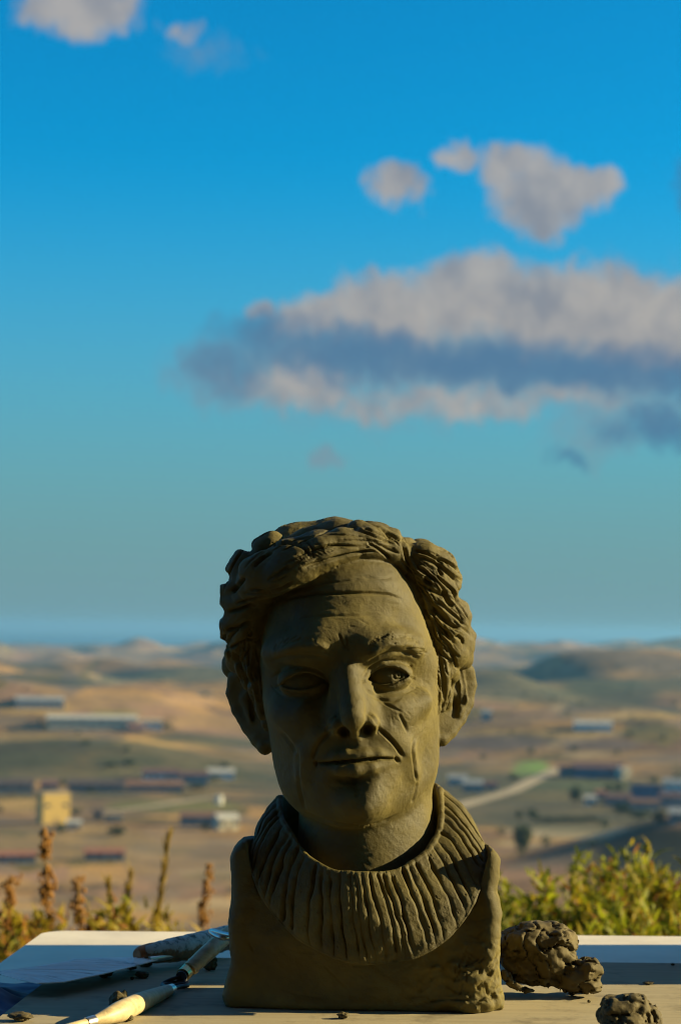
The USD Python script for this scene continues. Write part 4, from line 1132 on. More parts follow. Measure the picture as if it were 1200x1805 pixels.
def build_bust():
    lo, hi = W(380, 1560, 40) - 2, W(850, 905, 40)
    lo[1], hi[1] = -34, 220
    lo[2] = W(600, 1600, 60)[2]
    v, f = sculpt(f_head, lo, hi, HEAD_PITCH)
    v = relax(v, f, 2)
    n = vertex_normals(v, f)
    # labels
    ch = np.array_split(np.arange(len(v)), 40)

    def lab(i):
        p = turned(v[i])
        e = f_ears(p); b = f_eyes(p)
        return np.argmin(np.stack([f_skin(p) + 0.15, f_hair(p), e[0], e[1], b[0] + 0.2, b[1] + 0.2], 1), 1)
    with ThreadPoolExecutor(4) as ex:
        lb = np.concatenate(list(ex.map(lab, ch)))
    ishair = lb == 1
    # thumbed clay: slow swell and small dents; rougher in the hair
    v = v + n * ((fbm(v / 17.0, 3, 3) - .5) * np.where(ishair, 2.0, 1.3) + (fbm(v / 4.5, 3, 9) - .5) * np.where(ishair, 1.1, .6))[:, None]
    n = vertex_normals(v, f)
    v, _ = carve(v, n, STROKES, mask=~ishair)
    v, _ = carve(v, n, HAIR_STROKES, mask=ishair | (lb == 2) | (lb == 3), facing=0.1)
    # pits
    n = vertex_normals(v, f)
    v = v - n * (np.clip(noise(v / 2.6, 21) - .88, 0, 1) * np.where(ishair, 7, 4))[:, None]
    n = vertex_normals(v, f)
    bust = thing('clay_bust', 'grey brown clay bust of a man with wavy hair and a ribbed rollneck', 'sculpture')
    for k, name in enumerate(['head', 'hair', 'ear', 'ear', 'eye', 'eye']):
        ff = f[(np.stack([lb[f[:, j]] for j in range(3)], 1) == k).sum(1) >= 2] if k else None
        if k == 0:
            two = np.zeros(len(f), bool)
            for q in range(1, 6):
                two |= (np.stack([lb[f[:, j]] for j in range(3)], 1) == q).sum(1) >= 2
            ff = f[~two]
        used, inv = np.unique(ff, return_inverse=True)
        put(name, (v[used] / 1000.0, inv.reshape(-1, 3)), 'clay', bust, normals=n[used])
    # torso
    lo = np.array([TL[:, 1].min() - 6, -30, -2.0]); hi = np.array([TR[:, 1].max() + 6, 150, 185.0])
    v, f = sculpt(f_torso, lo, hi, TORSO_PITCH)
    v = relax(v, f, 1)
    n = vertex_normals(v, f)
    v = v + n * ((fbm(v / 5.0, 3, 31) - .5) * 1.0)[:, None]
    st = []
    for i in range(50):
        x, y = rng.uniform(410, 870), rng.uniform(1600, 1765)
        a, l = rng.normal(0, .5), rng.uniform(15, 60)
        st.append(([(x, y), (x + l * math.cos(a), y + l * math.sin(a))], rng.uniform(1.5, 3), rng.uniform(.3, .8)))
    for i in range(26):
        x, y = rng.uniform(800, 880), rng.uniform(1690, 1768)
        a, l = rng.normal(-1.0, .5), rng.uniform(10, 30)
        st.append(([(x, y), (x + l * math.cos(a), y + l * math.sin(a))], rng.uniform(2, 4), rng.uniform(.8, 2.4)))
    st.append(([(730, 1776), (790, 1762), (850, 1764), (880, 1760)], 3, 2.0))
    v, _ = carve(v, n, st)
    v[:, 2] = np.maximum(v[:, 2], 0.3)
    put('torso', (v / 1000.0, f), 'clay', bust, normals=vertex_normals(v, f))
    build_collar(bust)
    return bust


def build_collar(bust):
    rim, low = RIM, HEM
    per = lambda a: CubicSpline(np.linspace(0, 1, len(a) + 1), np.vstack([a, a[:1]]), bc_type='periodic')
    sr, sl = per(rim), per(low)
    NU, NV = 1500, 120
    u = np.linspace(0, 1, NU, endpoint=False)
    A, B = sr(u), sl(u)
    cen = np.array([W(640, 1500, 86)[0], 86.0, 0])
    out = A - cen; out[:, 2] = 0; out /= np.linalg.norm(out, axis=1, keepdims=True)
    down = B - A; ln = np.linalg.norm(down, axis=1, keepdims=True)
    dn = down / ln
    side = np.gradient(A, axis=0); side /= np.linalg.norm(side, axis=1, keepdims=True)
    nor = np.cross(side, dn); nor *= np.sign((nor * out).sum(1))[:, None]
    nor /= np.linalg.norm(nor, axis=1, keepdims=True)
    # section: t<0 inner wall going down into the neck, 0 the rim, 1 the lower hem, beyond it the return under the hem
    tt = np.linspace(0, 1, NV)
    rows, rib_w = [], []
    for t in tt:
        if t < 0.16:                                   # inner wall, up to the rim
            s = t / 0.16
            p = A - out * (3.5 * (1 - s) + 2.5) + np.array([0, 0, 1.0]) * (-(1 - s) ** 1.0 * 60)
            w = 0.0
        elif t < 0.24:                                 # rolled rim
            s = (t - 0.16) / 0.08
            th = math.pi * s
            p = A - out * 2.5 * math.cos(th) + np.array([0, 0, 2.6 * math.sin(th)]) + dn * 1.5 * s
            w = 0.75 * s
        elif t < 0.94:
            s = (t - 0.24) / 0.70
            p = A + out * 2.5 * (1 - s) + dn * 1.5 + down * s * 0.985 + nor * (9.0 * math.sin(math.pi * s ** 0.9) * 0.45 + 2.0 * s)
            w = 1.0 if s < 0.93 else max(0.0, (1 - s) / 0.07)
        else:
            s = (t - 0.94) / 0.06
            p = B + nor * (2.5 * (1 - s) - 9 * s) + dn * (1.5 - 2.0 * s * s)
            w = 0.0
        rows.append(p); rib_w.append(w)
    V = np.stack(rows, 1)                               # NU, NV, 3
    rib_w = np.array(rib_w)
    r = np.random.default_rng(11)
    # rib lines: irregular spacing, each wandering a little and of its own depth
    edges, x = [], 0.0
    while x < 0.992:
        edges.append(x); x += r.uniform(0.0155, 0.0320)
    uu = np.repeat(u[:, None], NV, 1); T = np.repeat(tt[None], NU, 0)
    groove, bulge = np.zeros((NU, NV)), np.zeros((NU, NV))
    dist = np.full((NU, NV), 9.0)
    for k, e in enumerate(edges):
        wob = 0.0017 * np.sin(tt * r.uniform(5, 12) + r.uniform(0, 6)) + 0.0008 * np.sin(tt * r.uniform(18, 34) + r.uniform(0, 6))
        d = np.abs((uu - (e + wob)[None] + .5) % 1 - .5)
        wd = r.uniform(0.0016, 0.0030)
        t0, t1 = r.uniform(.18, .30), r.uniform(.84, .97)
        fade = np.clip((tt - t0) / .05, 0, 1) * np.clip((t1 - tt) / .05, 0, 1) * np.clip(0.62 + 0.6 * np.sin(tt * r.uniform(4, 10) + r.uniform(0, 6)), .15, 1)
        groove = np.maximum(groove, np.exp(-(d / wd) ** 2) * fade[None] * r.uniform(2.2, 4.6))
        dist = np.minimum(dist, d)
    V2 = V - nor[:, None] * ((groove - 1.1 * np.clip(dist / 0.008, 0, 1) ** 0.7) * rib_w[None])[..., None]
    v = V2.reshape(-1, 3)
    i, j = np.meshgrid(np.arange(NU), np.arange(NV - 1), indexing='ij'); i2 = (i + 1) % NU
    q = np.stack([i * NV + j, i2 * NV + j, i2 * NV + j + 1, i * NV + j + 1], -1).reshape(-1, 4)
    f = np.vstack([q[:, [0, 1, 2]], q[:, [0, 2, 3]]])
    n = vertex_normals(v, f)
    o = np.repeat(out[:, None], NV, 1).reshape(-1, 3)
    mid = (np.arange(len(v)) % NV > NV * .4) & (np.arange(len(v)) % NV < NV * .8)
    if (n[mid] * o[mid]).sum(1).mean() < 0:
        f = f[:, ::-1]; n = -n
    v = v + n * ((fbm(v / 22.0, 3, 41) - .5) * 4.5 + (fbm(v / 5.0, 3, 43) - .5) * 1.0 - np.clip(noise(v / 2.2, 47) - .85, 0, 1) * 6)[:, None]
    put('rollneck_collar', (v / 1000.0, f), 'clay', bust, normals=vertex_normals(v, f))


HEAD_PITCH, TORSO_PITCH = 1.15, 1.5
MAT['clay'] = usdkit.material(stage, '/World/Looks/clay', {
    'tc': ('texture_coordinate', {}), 'n': ('noise_texture', dict(scale=26.0, detail=6.0, roughness=0.62)), 'r': ('rgb_ramp', {'ramp': [(0.25, (0.084, 0.067, 0.018)), (0.5, (0.138, 0.110, 0.027)), (0.78, (0.198, 0.160, 0.044))]}),
    'n2': ('noise_texture', dict(scale=11.0, detail=5.0, roughness=0.6)), 'm2': ('map_range', dict(from_min=.32, from_max=.68, to_min=.72, to_max=1.22)), 'c2': ('combine_color', {}), 'x2': ('mix', dict(mix_type='multiply', fac=1.0)), 'bn': ('noise_texture', dict(scale=300.0, detail=6.0, roughness=0.75)), 'b': ('bump', dict(strength=0.6, distance=0.0014)),
    'rr': ('map_range', dict(from_min=0.3, from_max=0.7, to_min=0.55, to_max=0.8)), 'p': ('principled_bsdf', dict(specular_ior_level=0.3, diffuse_roughness=1.0))},
    [('tc.object', 'n.vector'), ('n.fac', 'r.fac'), ('tc.object', 'n2.vector'), ('n2.fac', 'm2.value'), ('m2.result', 'c2.r'), ('m2.result', 'c2.g'), ('m2.result', 'c2.b'), ('r.color', 'x2.color1'), ('c2.color', 'x2.color2'), ('x2.color', 'p.base_color'), ('tc.object', 'bn.vector'), ('bn.fac', 'b.height'), ('b.normal', 'p.normal'), ('n.fac', 'rr.value'), ('rr.result', 'p.roughness')], surface='p.BSDF')
build_bust()
# ---------------------------------------------------------------- modelling tools
def lathe_along(pxs, radii, z, seg=22, squash=1.0, n=60):
    """A turned handle whose axis runs through photo pixels at the given heights above the board; radii in metres."""
    p = np.array([on_plane(px, py, zz) for (px, py), zz in zip(pxs, z)])
    t = np.r_[0, np.cumsum(np.linalg.norm(np.diff(p, axis=0), axis=1))]
    s = np.linspace(0, t[-1], n)
    q = np.stack([np.interp(s, t, p[:, k]) for k in range(3)], 1)
    r = PchipInterpolator(t, radii)(s)
    q = np.vstack([q[0], q, q[-1]]); r = np.r_[r[0] * .55, r, r[-1] * .55]
    return tube(q, r, seg)


MAT['tool_wood'] = usdkit.material(stage, '/World/Looks/tool_wood', {
    'tc': ('texture_coordinate', {}), 'm': ('mapping', dict(scale=(30.0, 90.0, 120.0), rotation=(0, 0, .5))), 'n': ('noise_texture', dict(scale=1.5, detail=6.0, roughness=.6)), 'r': ('rgb_ramp', {'ramp': [(.25, (.27, .20, .11)), (.55, (.42, .34, .20)), (.85, (.50, .42, .27))]}),
    's': ('noise_texture', dict(scale=70.0, detail=5.0, roughness=.7)), 'sr': ('map_range', dict(from_min=.6, from_max=.72, to_min=0.0, to_max=.6, clamp=True)), 'x': ('mix', dict(mix_type='mix', color2=(.16, .13, .09))), 'p': ('principled_bsdf', dict(roughness=.5, specular_ior_level=.4))},
    [('tc.object', 'm.vector'), ('m.vector', 'n.vector'), ('n.fac', 'r.fac'), ('tc.object', 's.vector'), ('s.fac', 'sr.value'), ('r.color', 'x.color1'), ('sr.result', 'x.fac'), ('x.color', 'p.base_color')], surface='p.BSDF')
simple('steel', (.55, .54, .52), rough=.32, metallic=1.0, var=.15, scale=80, bump=.1, bump_scale=500, dist=.0005)
simple('brass', (.62, .47, .22), rough=.3, metallic=1.0, var=.15, scale=80)
simple('black_steel', (.045, .045, .05), rough=.45, metallic=.5, var=.3, scale=90)
MAT['plaster_wood'] = usdkit.material(stage, '/World/Looks/plaster_wood', {
    'tc': ('texture_coordinate', {}), 'g': ('geometry', {}), 'nz': ('separate_xyz', {}), 'n': ('noise_texture', dict(scale=55.0, detail=7.0, roughness=.7)), 'a': ('math', dict(math_type='multiply_add', value2=.42)), 'k': ('map_range', dict(from_min=.54, from_max=.62, clamp=True)),
    'n2': ('noise_texture', dict(scale=140.0, detail=4.0, roughness=.7)), 'w': ('rgb_ramp', {'ramp': [(.35, (.13, .065, .03)), (.65, (.27, .14, .06))]}), 'q': ('rgb_ramp', {'ramp': [(.36, (.09, .10, .10)), (.46, (.34, .35, .34)), (.8, (.50, .50, .48))]}),
    'x': ('mix', dict(mix_type='mix')), 'b': ('bump', dict(strength=.5, distance=.002)), 'p': ('principled_bsdf', dict(roughness=.75))},
    [('tc.object', 'n.vector'), ('tc.object', 'n2.vector'), ('g.normal', 'nz.vector'), ('nz.z', 'a.value1'), ('n.fac', 'a.value3'), ('a.value', 'k.value'), ('n2.fac', 'w.fac'), ('n2.fac', 'q.fac'), ('w.color', 'x.color1'), ('q.color', 'x.color2'), ('k.result', 'x.fac'), ('x.color', 'p.base_color'), ('n.fac', 'b.height'), ('b.normal', 'p.normal')], surface='p.BSDF')
MAT['plaster_blade'] = usdkit.material(stage, '/World/Looks/plaster_blade', {
    'tc': ('texture_coordinate', {}), 'm': ('mapping', dict(scale=(14.0, 60.0, 30.0), rotation=(0, 0, -.25))), 'n': ('noise_texture', dict(scale=1.6, detail=8.0, roughness=.68)), 'r': ('rgb_ramp', {'ramp': [(.30, (.22, .22, .22)), (.42, (.74, .74, .73)), (.7, (.82, .82, .80))]}), 'b': ('bump', dict(strength=.5, distance=.0025)), 'p': ('principled_bsdf', dict(roughness=.6))},
    [('tc.object', 'm.vector'), ('m.vector', 'n.vector'), ('n.fac', 'r.fac'), ('r.color', 'p.base_color'), ('n.fac', 'b.height'), ('b.normal', 'p.normal')], surface='p.BSDF')
simple('copper_paint', (.36, .13, .05), rough=.5, var=.35, scale=150)

# plastering scraper with its blade to the left
scr = thing('scraper', 'plaster caked scraper with a broad white blade and splashed wooden handle', 'scraper')
_outline = [(-22, 1712), (0, 1717), (34, 1727), (68, 1733), (112, 1731), (180, 1717), (240, 1702), (290, 1688), (286, 1680), (230, 1687), (170, 1689), (128, 1690), (118, 1694), (60, 1704), (0, 1712)]
_bp = np.array([on_plane(px, py, .0125) for px, py in _outline])
_pl = Polygon(_bp[:, :2])
_bv, _bf = trimesh.creation.triangulate_polygon(_pl.segmentize(.004), engine='earcut')
_m = trimesh.Trimesh(np.c_[_bv, np.zeros(len(_bv))], _bf, process=False)
for _k in range(2):
    _m = _m.subdivide()
_vv = np.array(_m.vertices); _edge = np.array([_pl.exterior.distance(__import__('shapely').Point(*p[:2])) for p in _vv])
_tz = .0122 + .0015 * np.clip(_edge / .006, 0, 1) + (fbm(_vv * 260, 4, 5) - .4) * .0030 * np.clip(_edge / .004, 0, 1)
_top = np.c_[_vv[:, :2], _tz]; _bot = np.c_[_vv[:, :2], np.full(len(_vv), .0114)]
_ff = np.array(_m.faces)
if np.cross(_vv[_ff[0, 1]] - _vv[_ff[0, 0]], _vv[_ff[0, 2]] - _vv[_ff[0, 0]])[2] < 0:
    _ff = _ff[:, ::-1]
_ed = np.sort(_m.edges, axis=1); _u, _cn = np.unique(_ed, axis=0, return_counts=True)
_be = {tuple(x) for x in _u[_cn == 1]}
_dirs = [tuple(e) for t in _ff for e in ((t[0], t[1]), (t[1], t[2]), (t[2], t[0])) if tuple(sorted(e)) in _be]
_nv = len(_vv); _sides = np.array([[(a + _nv, b + _nv, b), (a + _nv, b, a)] for a, b in _dirs]).reshape(-1, 3)
put('blade', (np.vstack([_top, _bot]), np.vstack([_ff, (_ff + _nv)[:, ::-1], _sides])), 'plaster_blade', scr, smooth=40)
_h = lathe_along([(246, 1683), (262, 1682), (300, 1676), (350, 1667), (415, 1650)], [.0062, .0085, .0108, .0122, .0115], [.0165, .0165, .0162, .0160, .016])
_hv = _h[0] + (fbm(_h[0] * 220, 3, 4) - .5)[:, None] * .0022
put('handle', (_hv, _h[1]), 'plaster_wood', scr, smooth=50)
_h = lathe_along([(241, 1684), (247, 1683), (272, 1680)], [.0050, .0073, .0093], [.0165, .0165, .0164], n=14)
put('handle_end', _h, 'copper_paint', scr, smooth=50)
put('tang', lathe_along([(262, 1692), (286, 1688), (318, 1682)], [.003, .0035, .003], [.0128, .0128, .0128], n=10), 'steel', scr, smooth=50)

# ribbon tool resting on the scraper handle
rt = thing('loop_tool', 'wooden handled loop tool leaning on the scraper handle, its gold collar low', 'sculpting tool')
put('handle', lathe_along([(412, 1640), (398, 1651), (366, 1680), (334, 1709)], [.0066, .0072, .0074, .0062], [.036, .033, .024, .0135]), 'tool_wood', rt, smooth=50)
put('ferrule', lathe_along([(340, 1703), (322, 1720)], [.0066, .0061], [.0147, .0095], n=12), 'brass', rt, smooth=50)
put('ferrule_ring', lathe_along([(341.5, 1702), (338.5, 1705)], [.0070, .0070], [.0149, .0142], n=6), 'brass', rt, smooth=50)
put('end_cap', lathe_along([(323, 1719), (319, 1723)], [.0050, .0048], [.0094, .0088], n=5), 'black_steel', rt, smooth=50)
def wire(pxs, z, r):
    p = np.array([on_plane(px, py, zz) for (px, py), zz in zip(pxs, z)])
    t = np.r_[0, np.cumsum(np.linalg.norm(np.diff(p, axis=0), axis=1))]
    s = np.linspace(0, t[-1], 40)
    return tube(np.stack([PchipInterpolator(t, p[:, k])(s) for k in range(3)], 1), r, 8)


put('loop', join([wire([(322, 1722), (300, 1728), (286, 1736), (292, 1739), (310, 1737), (326, 1734), (327, 1724)], [.009, .007, .004, .0035, .0035, .004, .008], .0017)]), 'black_steel', rt, smooth=60)
put('upper_loop', wire([(413, 1652), (392, 1654), (374, 1646), (371, 1642), (380, 1643), (400, 1648), (414, 1650)], [.036, .037, .039, .040, .041, .041, .041], .0022), 'steel', rt, smooth=60)

# the front loop tool
ft = thing('loop_tool', 'pale wooden loop tool with a swollen handle lying at the front of the board', 'sculpting tool')
put('handle', lathe_along([(296, 1747), (272, 1757), (240, 1771), (214, 1783), (188, 1793), (160, 1802), (120, 1812), (60, 1826)], [.0050, .0066, .0082, .0084, .0062, .0036, .0030, .0026], [.0056, .0068, .0084, .0086, .0075, .006, .0052, .0048]), 'tool_wood', ft, smooth=50)
put('ferrule', lathe_along([(303, 1744), (289, 1750)], [.0044, .0052], [.0050, .0057], n=10), 'steel', ft, smooth=50)
put('ferrule', lathe_along([(166, 1800.5), (152, 1804)], [.0046, .0042], [.0062, .0058], n=10), 'steel', ft, smooth=50)
put('loop', wire([(300, 1746), (314, 1741), (331, 1737), (328, 1733), (312, 1733), (298, 1735), (286, 1737), (292, 1741), (300, 1744)], [.005, .0046, .004, .004, .004, .004, .004, .0045, .005], .0020), 'black_steel', ft, smooth=60)

# ---------------------------------------------------------------- lumps and crumbs of clay
simple('lump_clay', (.070, .055, .024), rough=.75, spec=.3, var=.35, scale=60, bump=.4, bump_scale=300, dist=.0012)


def clay_lump(name, chunks, label, category='clay', rough=1.0, pitch=1.3, seed=0, group=None, floor=0.0):
    """chunks: (px, py, depth mm, rx, ry, rz mm, tilt degrees). Broken clay: faceted chunks pressed together."""
    rg = np.random.default_rng(seed)
    items = []
    for px, py, y, rx, ry, rz, rot in chunks:
        nrm = rg.normal(0, 1, (14, 3)); nrm /= np.linalg.norm(nrm, axis=1, keepdims=True)
        items.append((W(px, py, y), np.array([rx, ry, rz], float), math.radians(rot), nrm, rg.uniform(.72, 1.0, 14)))

    def field(p):
        d = np.full(len(p), 60.0)
        for c, r, a, nrm, off in items:
            q = p - c
            q = np.stack([math.cos(a) * q[:, 0] + math.sin(a) * q[:, 2], q[:, 1], -math.sin(a) * q[:, 0] + math.cos(a) * q[:, 2]], 1) / r
            e = np.max(q @ nrm.T - off, 1)
            e = smax(e, np.linalg.norm(q, axis=1) - 1.0, .15) * r.min()
            d = smin(d, e, .9)
        m = np.abs(d) < 9
        if m.any():
            pm = p[m]
            n1 = fbm(pm / 8.0, 4, seed) - .5
            rid = np.abs(fbm(pm / 12.0, 3, seed + 5) - .5)
            d[m] += n1 * 3.2 * rough + np.clip(.055 - rid, 0, 1) * 60 * rough + np.clip(noise(pm / 3.0, seed + 9) - .8, 0, 1) * 7 * rough
        return smax(d, floor + .2 - p[:, 2], .5)
    C = np.array([c for c, *_ in items]); Rm = np.array([r.max() for _, r, *_ in items])[:, None]
    v, f = sculpt(field, (C - Rm).min(0) - 4, (C + Rm).max(0) + 4, pitch, margin=3.2)
    v = relax(v, f, 1)
    return tag(put(name, (v / 1000.0, f), 'lump_clay', normals=vertex_normals(v, f)), label, category, group)


clay_lump('clay_lump', [(905, 1668, 105, 20, 28, 20, 10), (935, 1655, 100, 26, 30, 17, -5), (975, 1655, 98, 22, 28, 15, -12), (960, 1690, 95, 28, 26, 20, -15), (918, 1700, 96, 22, 24, 16, -10), (985, 1690, 92, 17, 22, 17, 0), (1000, 1665, 96, 12, 18, 14, 0), (925, 1722, 88, 17, 16, 8, -15),
                        (1010, 1720, 86, 17, 20, 15, -20), (1038, 1712, 84, 13, 18, 14, 10), (1040, 1738, 80, 11, 14, 9, 0), (1000, 1740, 82, 12, 12, 7, -10), (965, 1730, 84, 15, 14, 6, -8)],
          'big broken lump of clay on the board, right of the bust', rough=1.0, seed=3)
clay_lump('clay_lump', [(1085, 1790, -125, 15, 22, 17, 12), (1112, 1782, -122, 15, 20, 17, -10), (1135, 1795, -120, 14, 20, 12, -25), (1100, 1810, -128, 22, 22, 14, 0), (1150, 1778, -112, 4.5, 5, 6, 30), (1128, 1815, -124, 18, 20, 12, 0)],
          'rough clay lump at the lower right corner of the board', rough=.9, seed=8)
clay_lump('clay_flake', [(893, 1722, 74, 7, 8, 5, -40), (908, 1738, 72, 12, 9, 4.5, -32), (926, 1746, 72, 8, 8, 3, -5)], 'curled clay flake tucked between the bust and the big lump', rough=.5, seed=12, pitch=1.0)
for i, (px, py, r, h, lb) in enumerate([
        (1032, 1752, 7.5, 4.5, 'clay crumb under the right end of the big lump'), (1008, 1756, 3.5, 2.2, 'small clay crumb just before the big lump'), (605, 1797, 4.5, 2.6, 'clay crumb at the front, below the middle of the bust'), (371, 1712, 6.5, 7, 'dark clay crumb between the leaning tool and the bust'),
        (251, 1725, 6, 3.0, 'jagged dark crumb between the scraper blade and the front tool'), (229, 1712, 7.5, 5, 'dark clay crumb under the right end of the scraper blade'), (184, 1724, 8, 4, 'tan clay crumb under the front edge of the scraper blade'), (257, 1705, 7, 5, 'dark crumb under the copper end of the scraper handle'),
        (212, 1790, 8.5, 9, 'brown clay ball in front of the swollen tool handle'), (200, 1801, 9, 4, 'flat ragged crumb left of the clay ball'), (226, 1802, 4.5, 3, 'tiny crumb right of the clay ball'), (36, 1801, 9, 3.0, 'crumbled clay at the lower left corner of the board'), (1142, 1736, 5, 1.2, 'thin clay flake on the bare board behind the corner lump'),
        (1038, 1769, 1.6, 1.2, 'speck of clay between the two lumps'), (1134, 1771, 4.5, 2, 'hollow curl of clay behind the corner lump'), (1185, 1703, 2, 1, 'speck of clay in the shade at the right edge'), (233, 1728, 2.0, 1.2, 'speck of clay left of the jagged crumb')]):
    q = on_plane(px, py, 0) * 1000
    rg = np.random.default_rng(60 + i)
    m = trimesh.creation.icosphere(3, 1.0)
    v = np.array(m.vertices)
    v = v * (1 + (fbm(v * 1.6 + i * 7.3, 4, i) - .5)[:, None] * 1.1)
    v = v * [r, r * .8, h]
    v[:, 2] -= v[:, 2].min() - .1
    tag(put('clay_crumb', ((v + q) / 1000.0, m.faces), 'lump_clay', smooth=35), lb, 'clay')
# ---------------------------------------------------------------- weeds behind the table
leaf_material('weed_green', (.34, .36, .018), .5); leaf_material('weed_yellow', (.46, .35, .025), .45); leaf_material('weed_rust', (.40, .17, .03), .3); leaf_material('seed_brown', (.50, .23, .035), .25); simple('dry_stem', (.25, .15, .05), rough=.8, var=.3, scale=40); simple('green_stem', (.16, .17, .03), rough=.7, var=.3, scale=40)
leaf_material('straw', (.48, .33, .06), .45)


FAR = 1.38                                               # how much farther off than first measured the weeds stand


def blades(rg, base, direction, length, width, bend):
    """Ribbons with five joints, one island each."""
    n = len(base)
    d = direction / np.linalg.norm(direction, axis=1, keepdims=True)
    side = np.cross(d, rg.normal(0, 1, (n, 3))); side /= np.linalg.norm(side, axis=1, keepdims=True)
    s = np.linspace(0, 1, 5)
    p = base[:, None] + d[:, None] * (length[:, None] * s)[..., None] + bend[:, None] * (length[:, None] * s ** 2)[..., None]
    w = (width[:, None] * np.array([.6, 1, .9, .6, .06]))[..., None] * side[:, None] * .5
    v = np.stack([p - w, p + w], 2).reshape(-1, 3)
    k = np.arange(n)[:, None, None] * 10; j = np.arange(4)[None, :, None] * 2
    f = np.concatenate([k + j + [0, 1, 3], k + j + [0, 3, 2]], 1).reshape(-1, 3)
    return v, f


def base_at(px, depth):
    depth *= FAR
    """A spot on the hilltop depth metres from the camera in the direction of a photo column."""
    a = math.atan2(*(ray(px, 1100)[[0, 1]]))
    x, y = depth * math.sin(a), depth * math.cos(a) - 1.7
    return np.array([x, y, float(land_height(x, y))])


def height_for(px, py, depth):
    depth *= FAR
    d = ray(px, py)
    return EYE[2] + d[2] / math.hypot(d[0], d[1]) * depth


ICO = trimesh.creation.icosphere(0, 1.0)


def dock(px, py, depth, label, seed, thick=1.0, branches=((0.45, .5, 1), (.3, .35, -1))):
    """A dry dock stalk: whorls of brown seeds up the stem, a few side spikes."""
    rg = np.random.default_rng(seed)
    b = base_at(px, depth); top = height_for(px, py, depth)
    H = top - b[2]
    o = thing('dock_weed', label, 'weed', b)
    z = np.linspace(0, H, 14)
    wob = np.c_[.02 * np.sin(z * 4 + seed), .015 * np.cos(z * 3.1), z]
    wob[:, :2] -= wob[-1, :2] * (z / H)[:, None] - 0
    spikes = [(wob, .45)]
    for zs, ln, sg in branches:
        k = int(zs * 13)
        q = wob[k] + np.linspace(0, 1, 8)[:, None] * np.array([sg * .085 * thick, rg.normal(0, .03), H * ln * .55]) * np.array([1, 1, 1]) ** 1
        spikes.append((q, .2))
    put('stem', join([tube(s, np.linspace(.005, .002, len(s)) * thick, 6) for s, _ in spikes]), 'dry_stem', o)
    for s, start in spikes:
        vs = []
        L = len(s)
        for t in np.arange(start, 1.0, .012):
            c = np.array([np.interp(t * (L - 1), np.arange(L), s[:, k]) for k in range(3)])
            if rg.random() < .14:
                continue
            R = .019 * thick * (1.0 if t < .85 else .75) * rg.uniform(.6, 1.25)
            c = c + rg.normal(0, .006, 3) * thick
            R *= .55 + .45 * abs(math.sin(t * 37 + seed))
            for _ in range(13):
                d = rg.normal(0, 1, 3) * [1, 1, .9]; d /= np.linalg.norm(d)
                m = ICO
                vs.append((ICO.vertices * [.8, .8, 1.3] * (.0033 * thick * rg.uniform(.6, 1.5)) + c + d * R * rg.uniform(.3, 1.1), ICO.faces))
        tag(put('seed_head', join(vs), 'seed_brown', o), kind='stuff')
    n = 14
    a = rg.uniform(0, 2 * np.pi, n); d = np.c_[np.cos(a), np.sin(a), rg.uniform(.5, 1.2, n)]
    tag(put('leaf_tuft', blades(rg, np.zeros((n, 3)) + np.c_[np.zeros((n, 2)), rg.uniform(0, H * .35, n)], d, rg.uniform(.12, .26, n), rg.uniform(.02, .035, n), np.c_[rg.normal(0, .1, (n, 2)), -rg.uniform(.2, .6, n)]), 'weed_yellow', o), kind='stuff')


dock(85, 1466, 3.25, 'tallest dry dock stalk with knobbly rust seeds, at the left', 1, 1.15, ((.5, .42, 1), (.48, .5, -1)))
dock(148, 1548, 3.2, 'short branching dock stalk right of the tallest one', 2, 1.05, ((.5, .4, -1),))
dock(28, 1542, 3.3, 'dock stalk at the left edge, left of the tallest', 3, 1.0, ((.5, .4, 1),))
dock(375, 1524, 3.4, 'slim dock stalk beside the left shoulder of the bust', 4, .85, ())


def reed(px0, py0, depth, lean, label, seed, w=.014):
    rg = np.random.default_rng(seed)
    b = base_at(px0, depth); H = height_for(px0, py0, depth) - b[2]
    o = thing('tall_grass_stalk', label, 'grass stalk', b)
    s = np.linspace(0, 1, 16)
    p = np.c_[lean * s ** 2, 0 * s, H * s]
    p[:, 0] -= lean
    put('stem', tube(p[:9], np.linspace(.004, .003, 9), 6), 'dry_stem', o)
    n = 260
    t = rg.uniform(.45, 1, n)
    c = np.stack([np.interp(t, s, p[:, k]) for k in range(3)], 1)
    d = np.c_[rg.normal(0, .14, n) + lean * 2, rg.normal(0, .14, n), np.ones(n)]
    tag(put('seed_plume', blades(rg, c, d, rg.uniform(.03, .07, n) * (1.15 - t * .5), np.full(n, .004), rg.normal(0, .1, (n, 3))), 'straw', o), kind='stuff')


reed(304, 1480, 3.3, .045, 'single tall straw plume leaning right, left of the bust', 21)
reed(238, 1545, 3.4, .03, 'short green yellow grass stalk left of the tall plume', 22)
reed(200, 1565, 3.35, -.02, 'small grass stalk between the docks and the tall plume', 23)


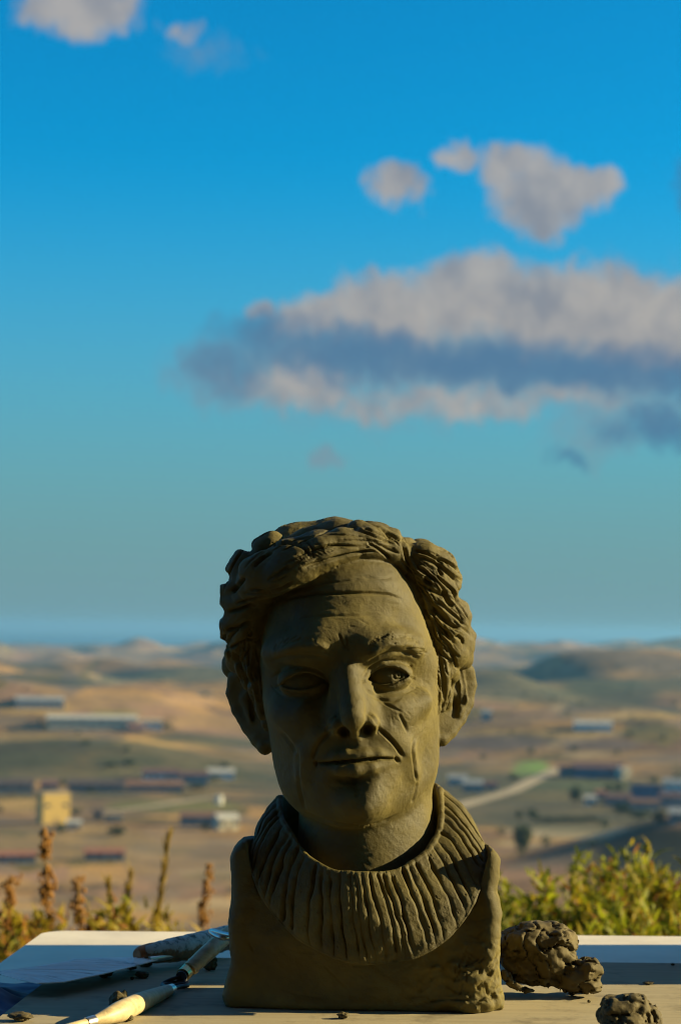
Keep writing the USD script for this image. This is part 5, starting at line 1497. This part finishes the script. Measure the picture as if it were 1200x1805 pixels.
def weed_bush(px, py_top, depth, width, label, seed, mats=('weed_green', 'weed_yellow', 'weed_rust'), n=520, group=None, spires=9):
    """A bushy broom-like weed: many thin upright sprays with narrow leaves, some gone yellow or rust."""
    rg = np.random.default_rng(seed)
    width *= FAR
    b = base_at(px, depth); H = height_for(px, py_top, depth) - b[2]
    o = thing('broom_weed', label, 'weed', b, 0, group)
    st, tips = [], []
    for k in range(spires):
        a = rg.uniform(0, 2 * np.pi); rr = width * .5 * math.sqrt(rg.random())
        x, y = rr * math.cos(a), rr * math.sin(a)
        h = H - rg.uniform(.04, .42) * (1 if k % 6 else .15)
        s = np.linspace(0, 1, 8)
        q = np.c_[x * (.35 + .65 * s) + .03 * np.sin(s * 4 + k), y * (.35 + .65 * s), h * s]
        st.append(tube(q, np.linspace(.0035, .0012, 8), 5)); tips.append(q)
    put('stem', join(st), 'green_stem', o)
    for mi, m in enumerate(mats):
        nn = int(n * (.66, .24, .10)[mi])
        k = rg.integers(0, spires, nn); t = rg.uniform(.60, 1, nn)
        Q = np.array(tips)
        c = np.stack([np.array([np.interp(tt * 7, np.arange(8), Q[kk, :, ax]) for kk, tt in zip(k, t)]) for ax in range(3)], 1)
        c += rg.normal(0, .030, (nn, 3)) * (1.15 - t)[:, None] * 2
        a = rg.uniform(0, 2 * np.pi, nn)
        sp = (1.12 - t) * 2.6 + .15
        d = np.c_[np.cos(a) * sp, np.sin(a) * sp, np.full(nn, 1.0)]
        tag(put('foliage', blades(rg, c, d, rg.uniform(.025, .075, nn) * (1.3 - .7 * t), rg.uniform(.004, .011, nn), np.c_[rg.normal(0, .3, (nn, 2)), -rg.uniform(0, .5, nn)]), m, o), kind='stuff')


for i, (px, py, dp, w, lb) in enumerate([
        (905, 1560, 2.9, .30, 'dense green weed close behind the right shoulder of the bust'), (960, 1535, 3.1, .32, 'green weed with rust sprigs right of the bust shoulder'), (1020, 1520, 3.0, .32, 'green weed in the middle of the right hand row'), (1080, 1495, 3.2, .30, 'green and orange weed with tall thin spires, right'),
        (1140, 1510, 3.0, .34, 'bright green weed below the dark hill, near the right edge'), (1195, 1500, 3.1, .34, 'yellow green weed at the right edge'), (1050, 1575, 2.7, .34, 'low yellow green weed behind the big clay lump'), (1165, 1585, 2.7, .36, 'low weed in front of the others at the right edge'), (935, 1590, 2.75, .3, 'low dark green weed beside the bust'),
        (1250, 1510, 3.2, .36, 'green weed just beyond the right edge')]):
    weed_bush(px, py, dp, w, lb, 300 + i, n=2600, spires=26, mats=(('weed_green', 'weed_yellow', 'weed_rust'), ('weed_yellow', 'weed_green', 'weed_rust'))[i % 3 == 2])
for i, (px, py, dp, w, lb) in enumerate([
        (25, 1590, 2.9, .34, 'yellow leafy weed at the left edge below the docks'), (110, 1600, 2.95, .30, 'yellow weed at the foot of the tallest dock'), (185, 1612, 3.1, .28, 'straw coloured weed behind the corner of the table'), (250, 1618, 3.2, .26, 'pale orange weed behind the scraper'),
        (325, 1612, 3.2, .28, 'orange straw weed behind the loop tools'), (390, 1600, 3.1, .26, 'ochre weed tucked beside the left of the bust'), (-30, 1575, 3.0, .34, 'yellow weed just beyond the left edge')]):
    weed_bush(px, py, dp, w, lb, 400 + i, ('weed_yellow', 'straw', 'weed_rust') if i > 1 else ('weed_yellow', 'weed_rust', 'weed_green'), n=(1900 if i < 2 else 1000), spires=12)

# dry grass over the hilltop
rg = np.random.default_rng(77)
n = 9000
_x, _y = rg.uniform(-3.2, 3.2, n), rg.uniform(.75, 4.2, n)
_b = np.c_[_x, _y, land_height(_x, _y) - .01]
v, f = blades(rg, _b, np.c_[rg.normal(0, .3, (n, 2)), np.ones(n)], rg.uniform(.10, .36, n), rg.uniform(.004, .009, n), np.c_[rg.normal(0, .25, (n, 2)), -rg.uniform(0, .3, n)])
tag(put('dry_grass', (v, f), 'straw'), 'dry straw grass covering the hilltop behind the table', 'grass', kind='stuff')
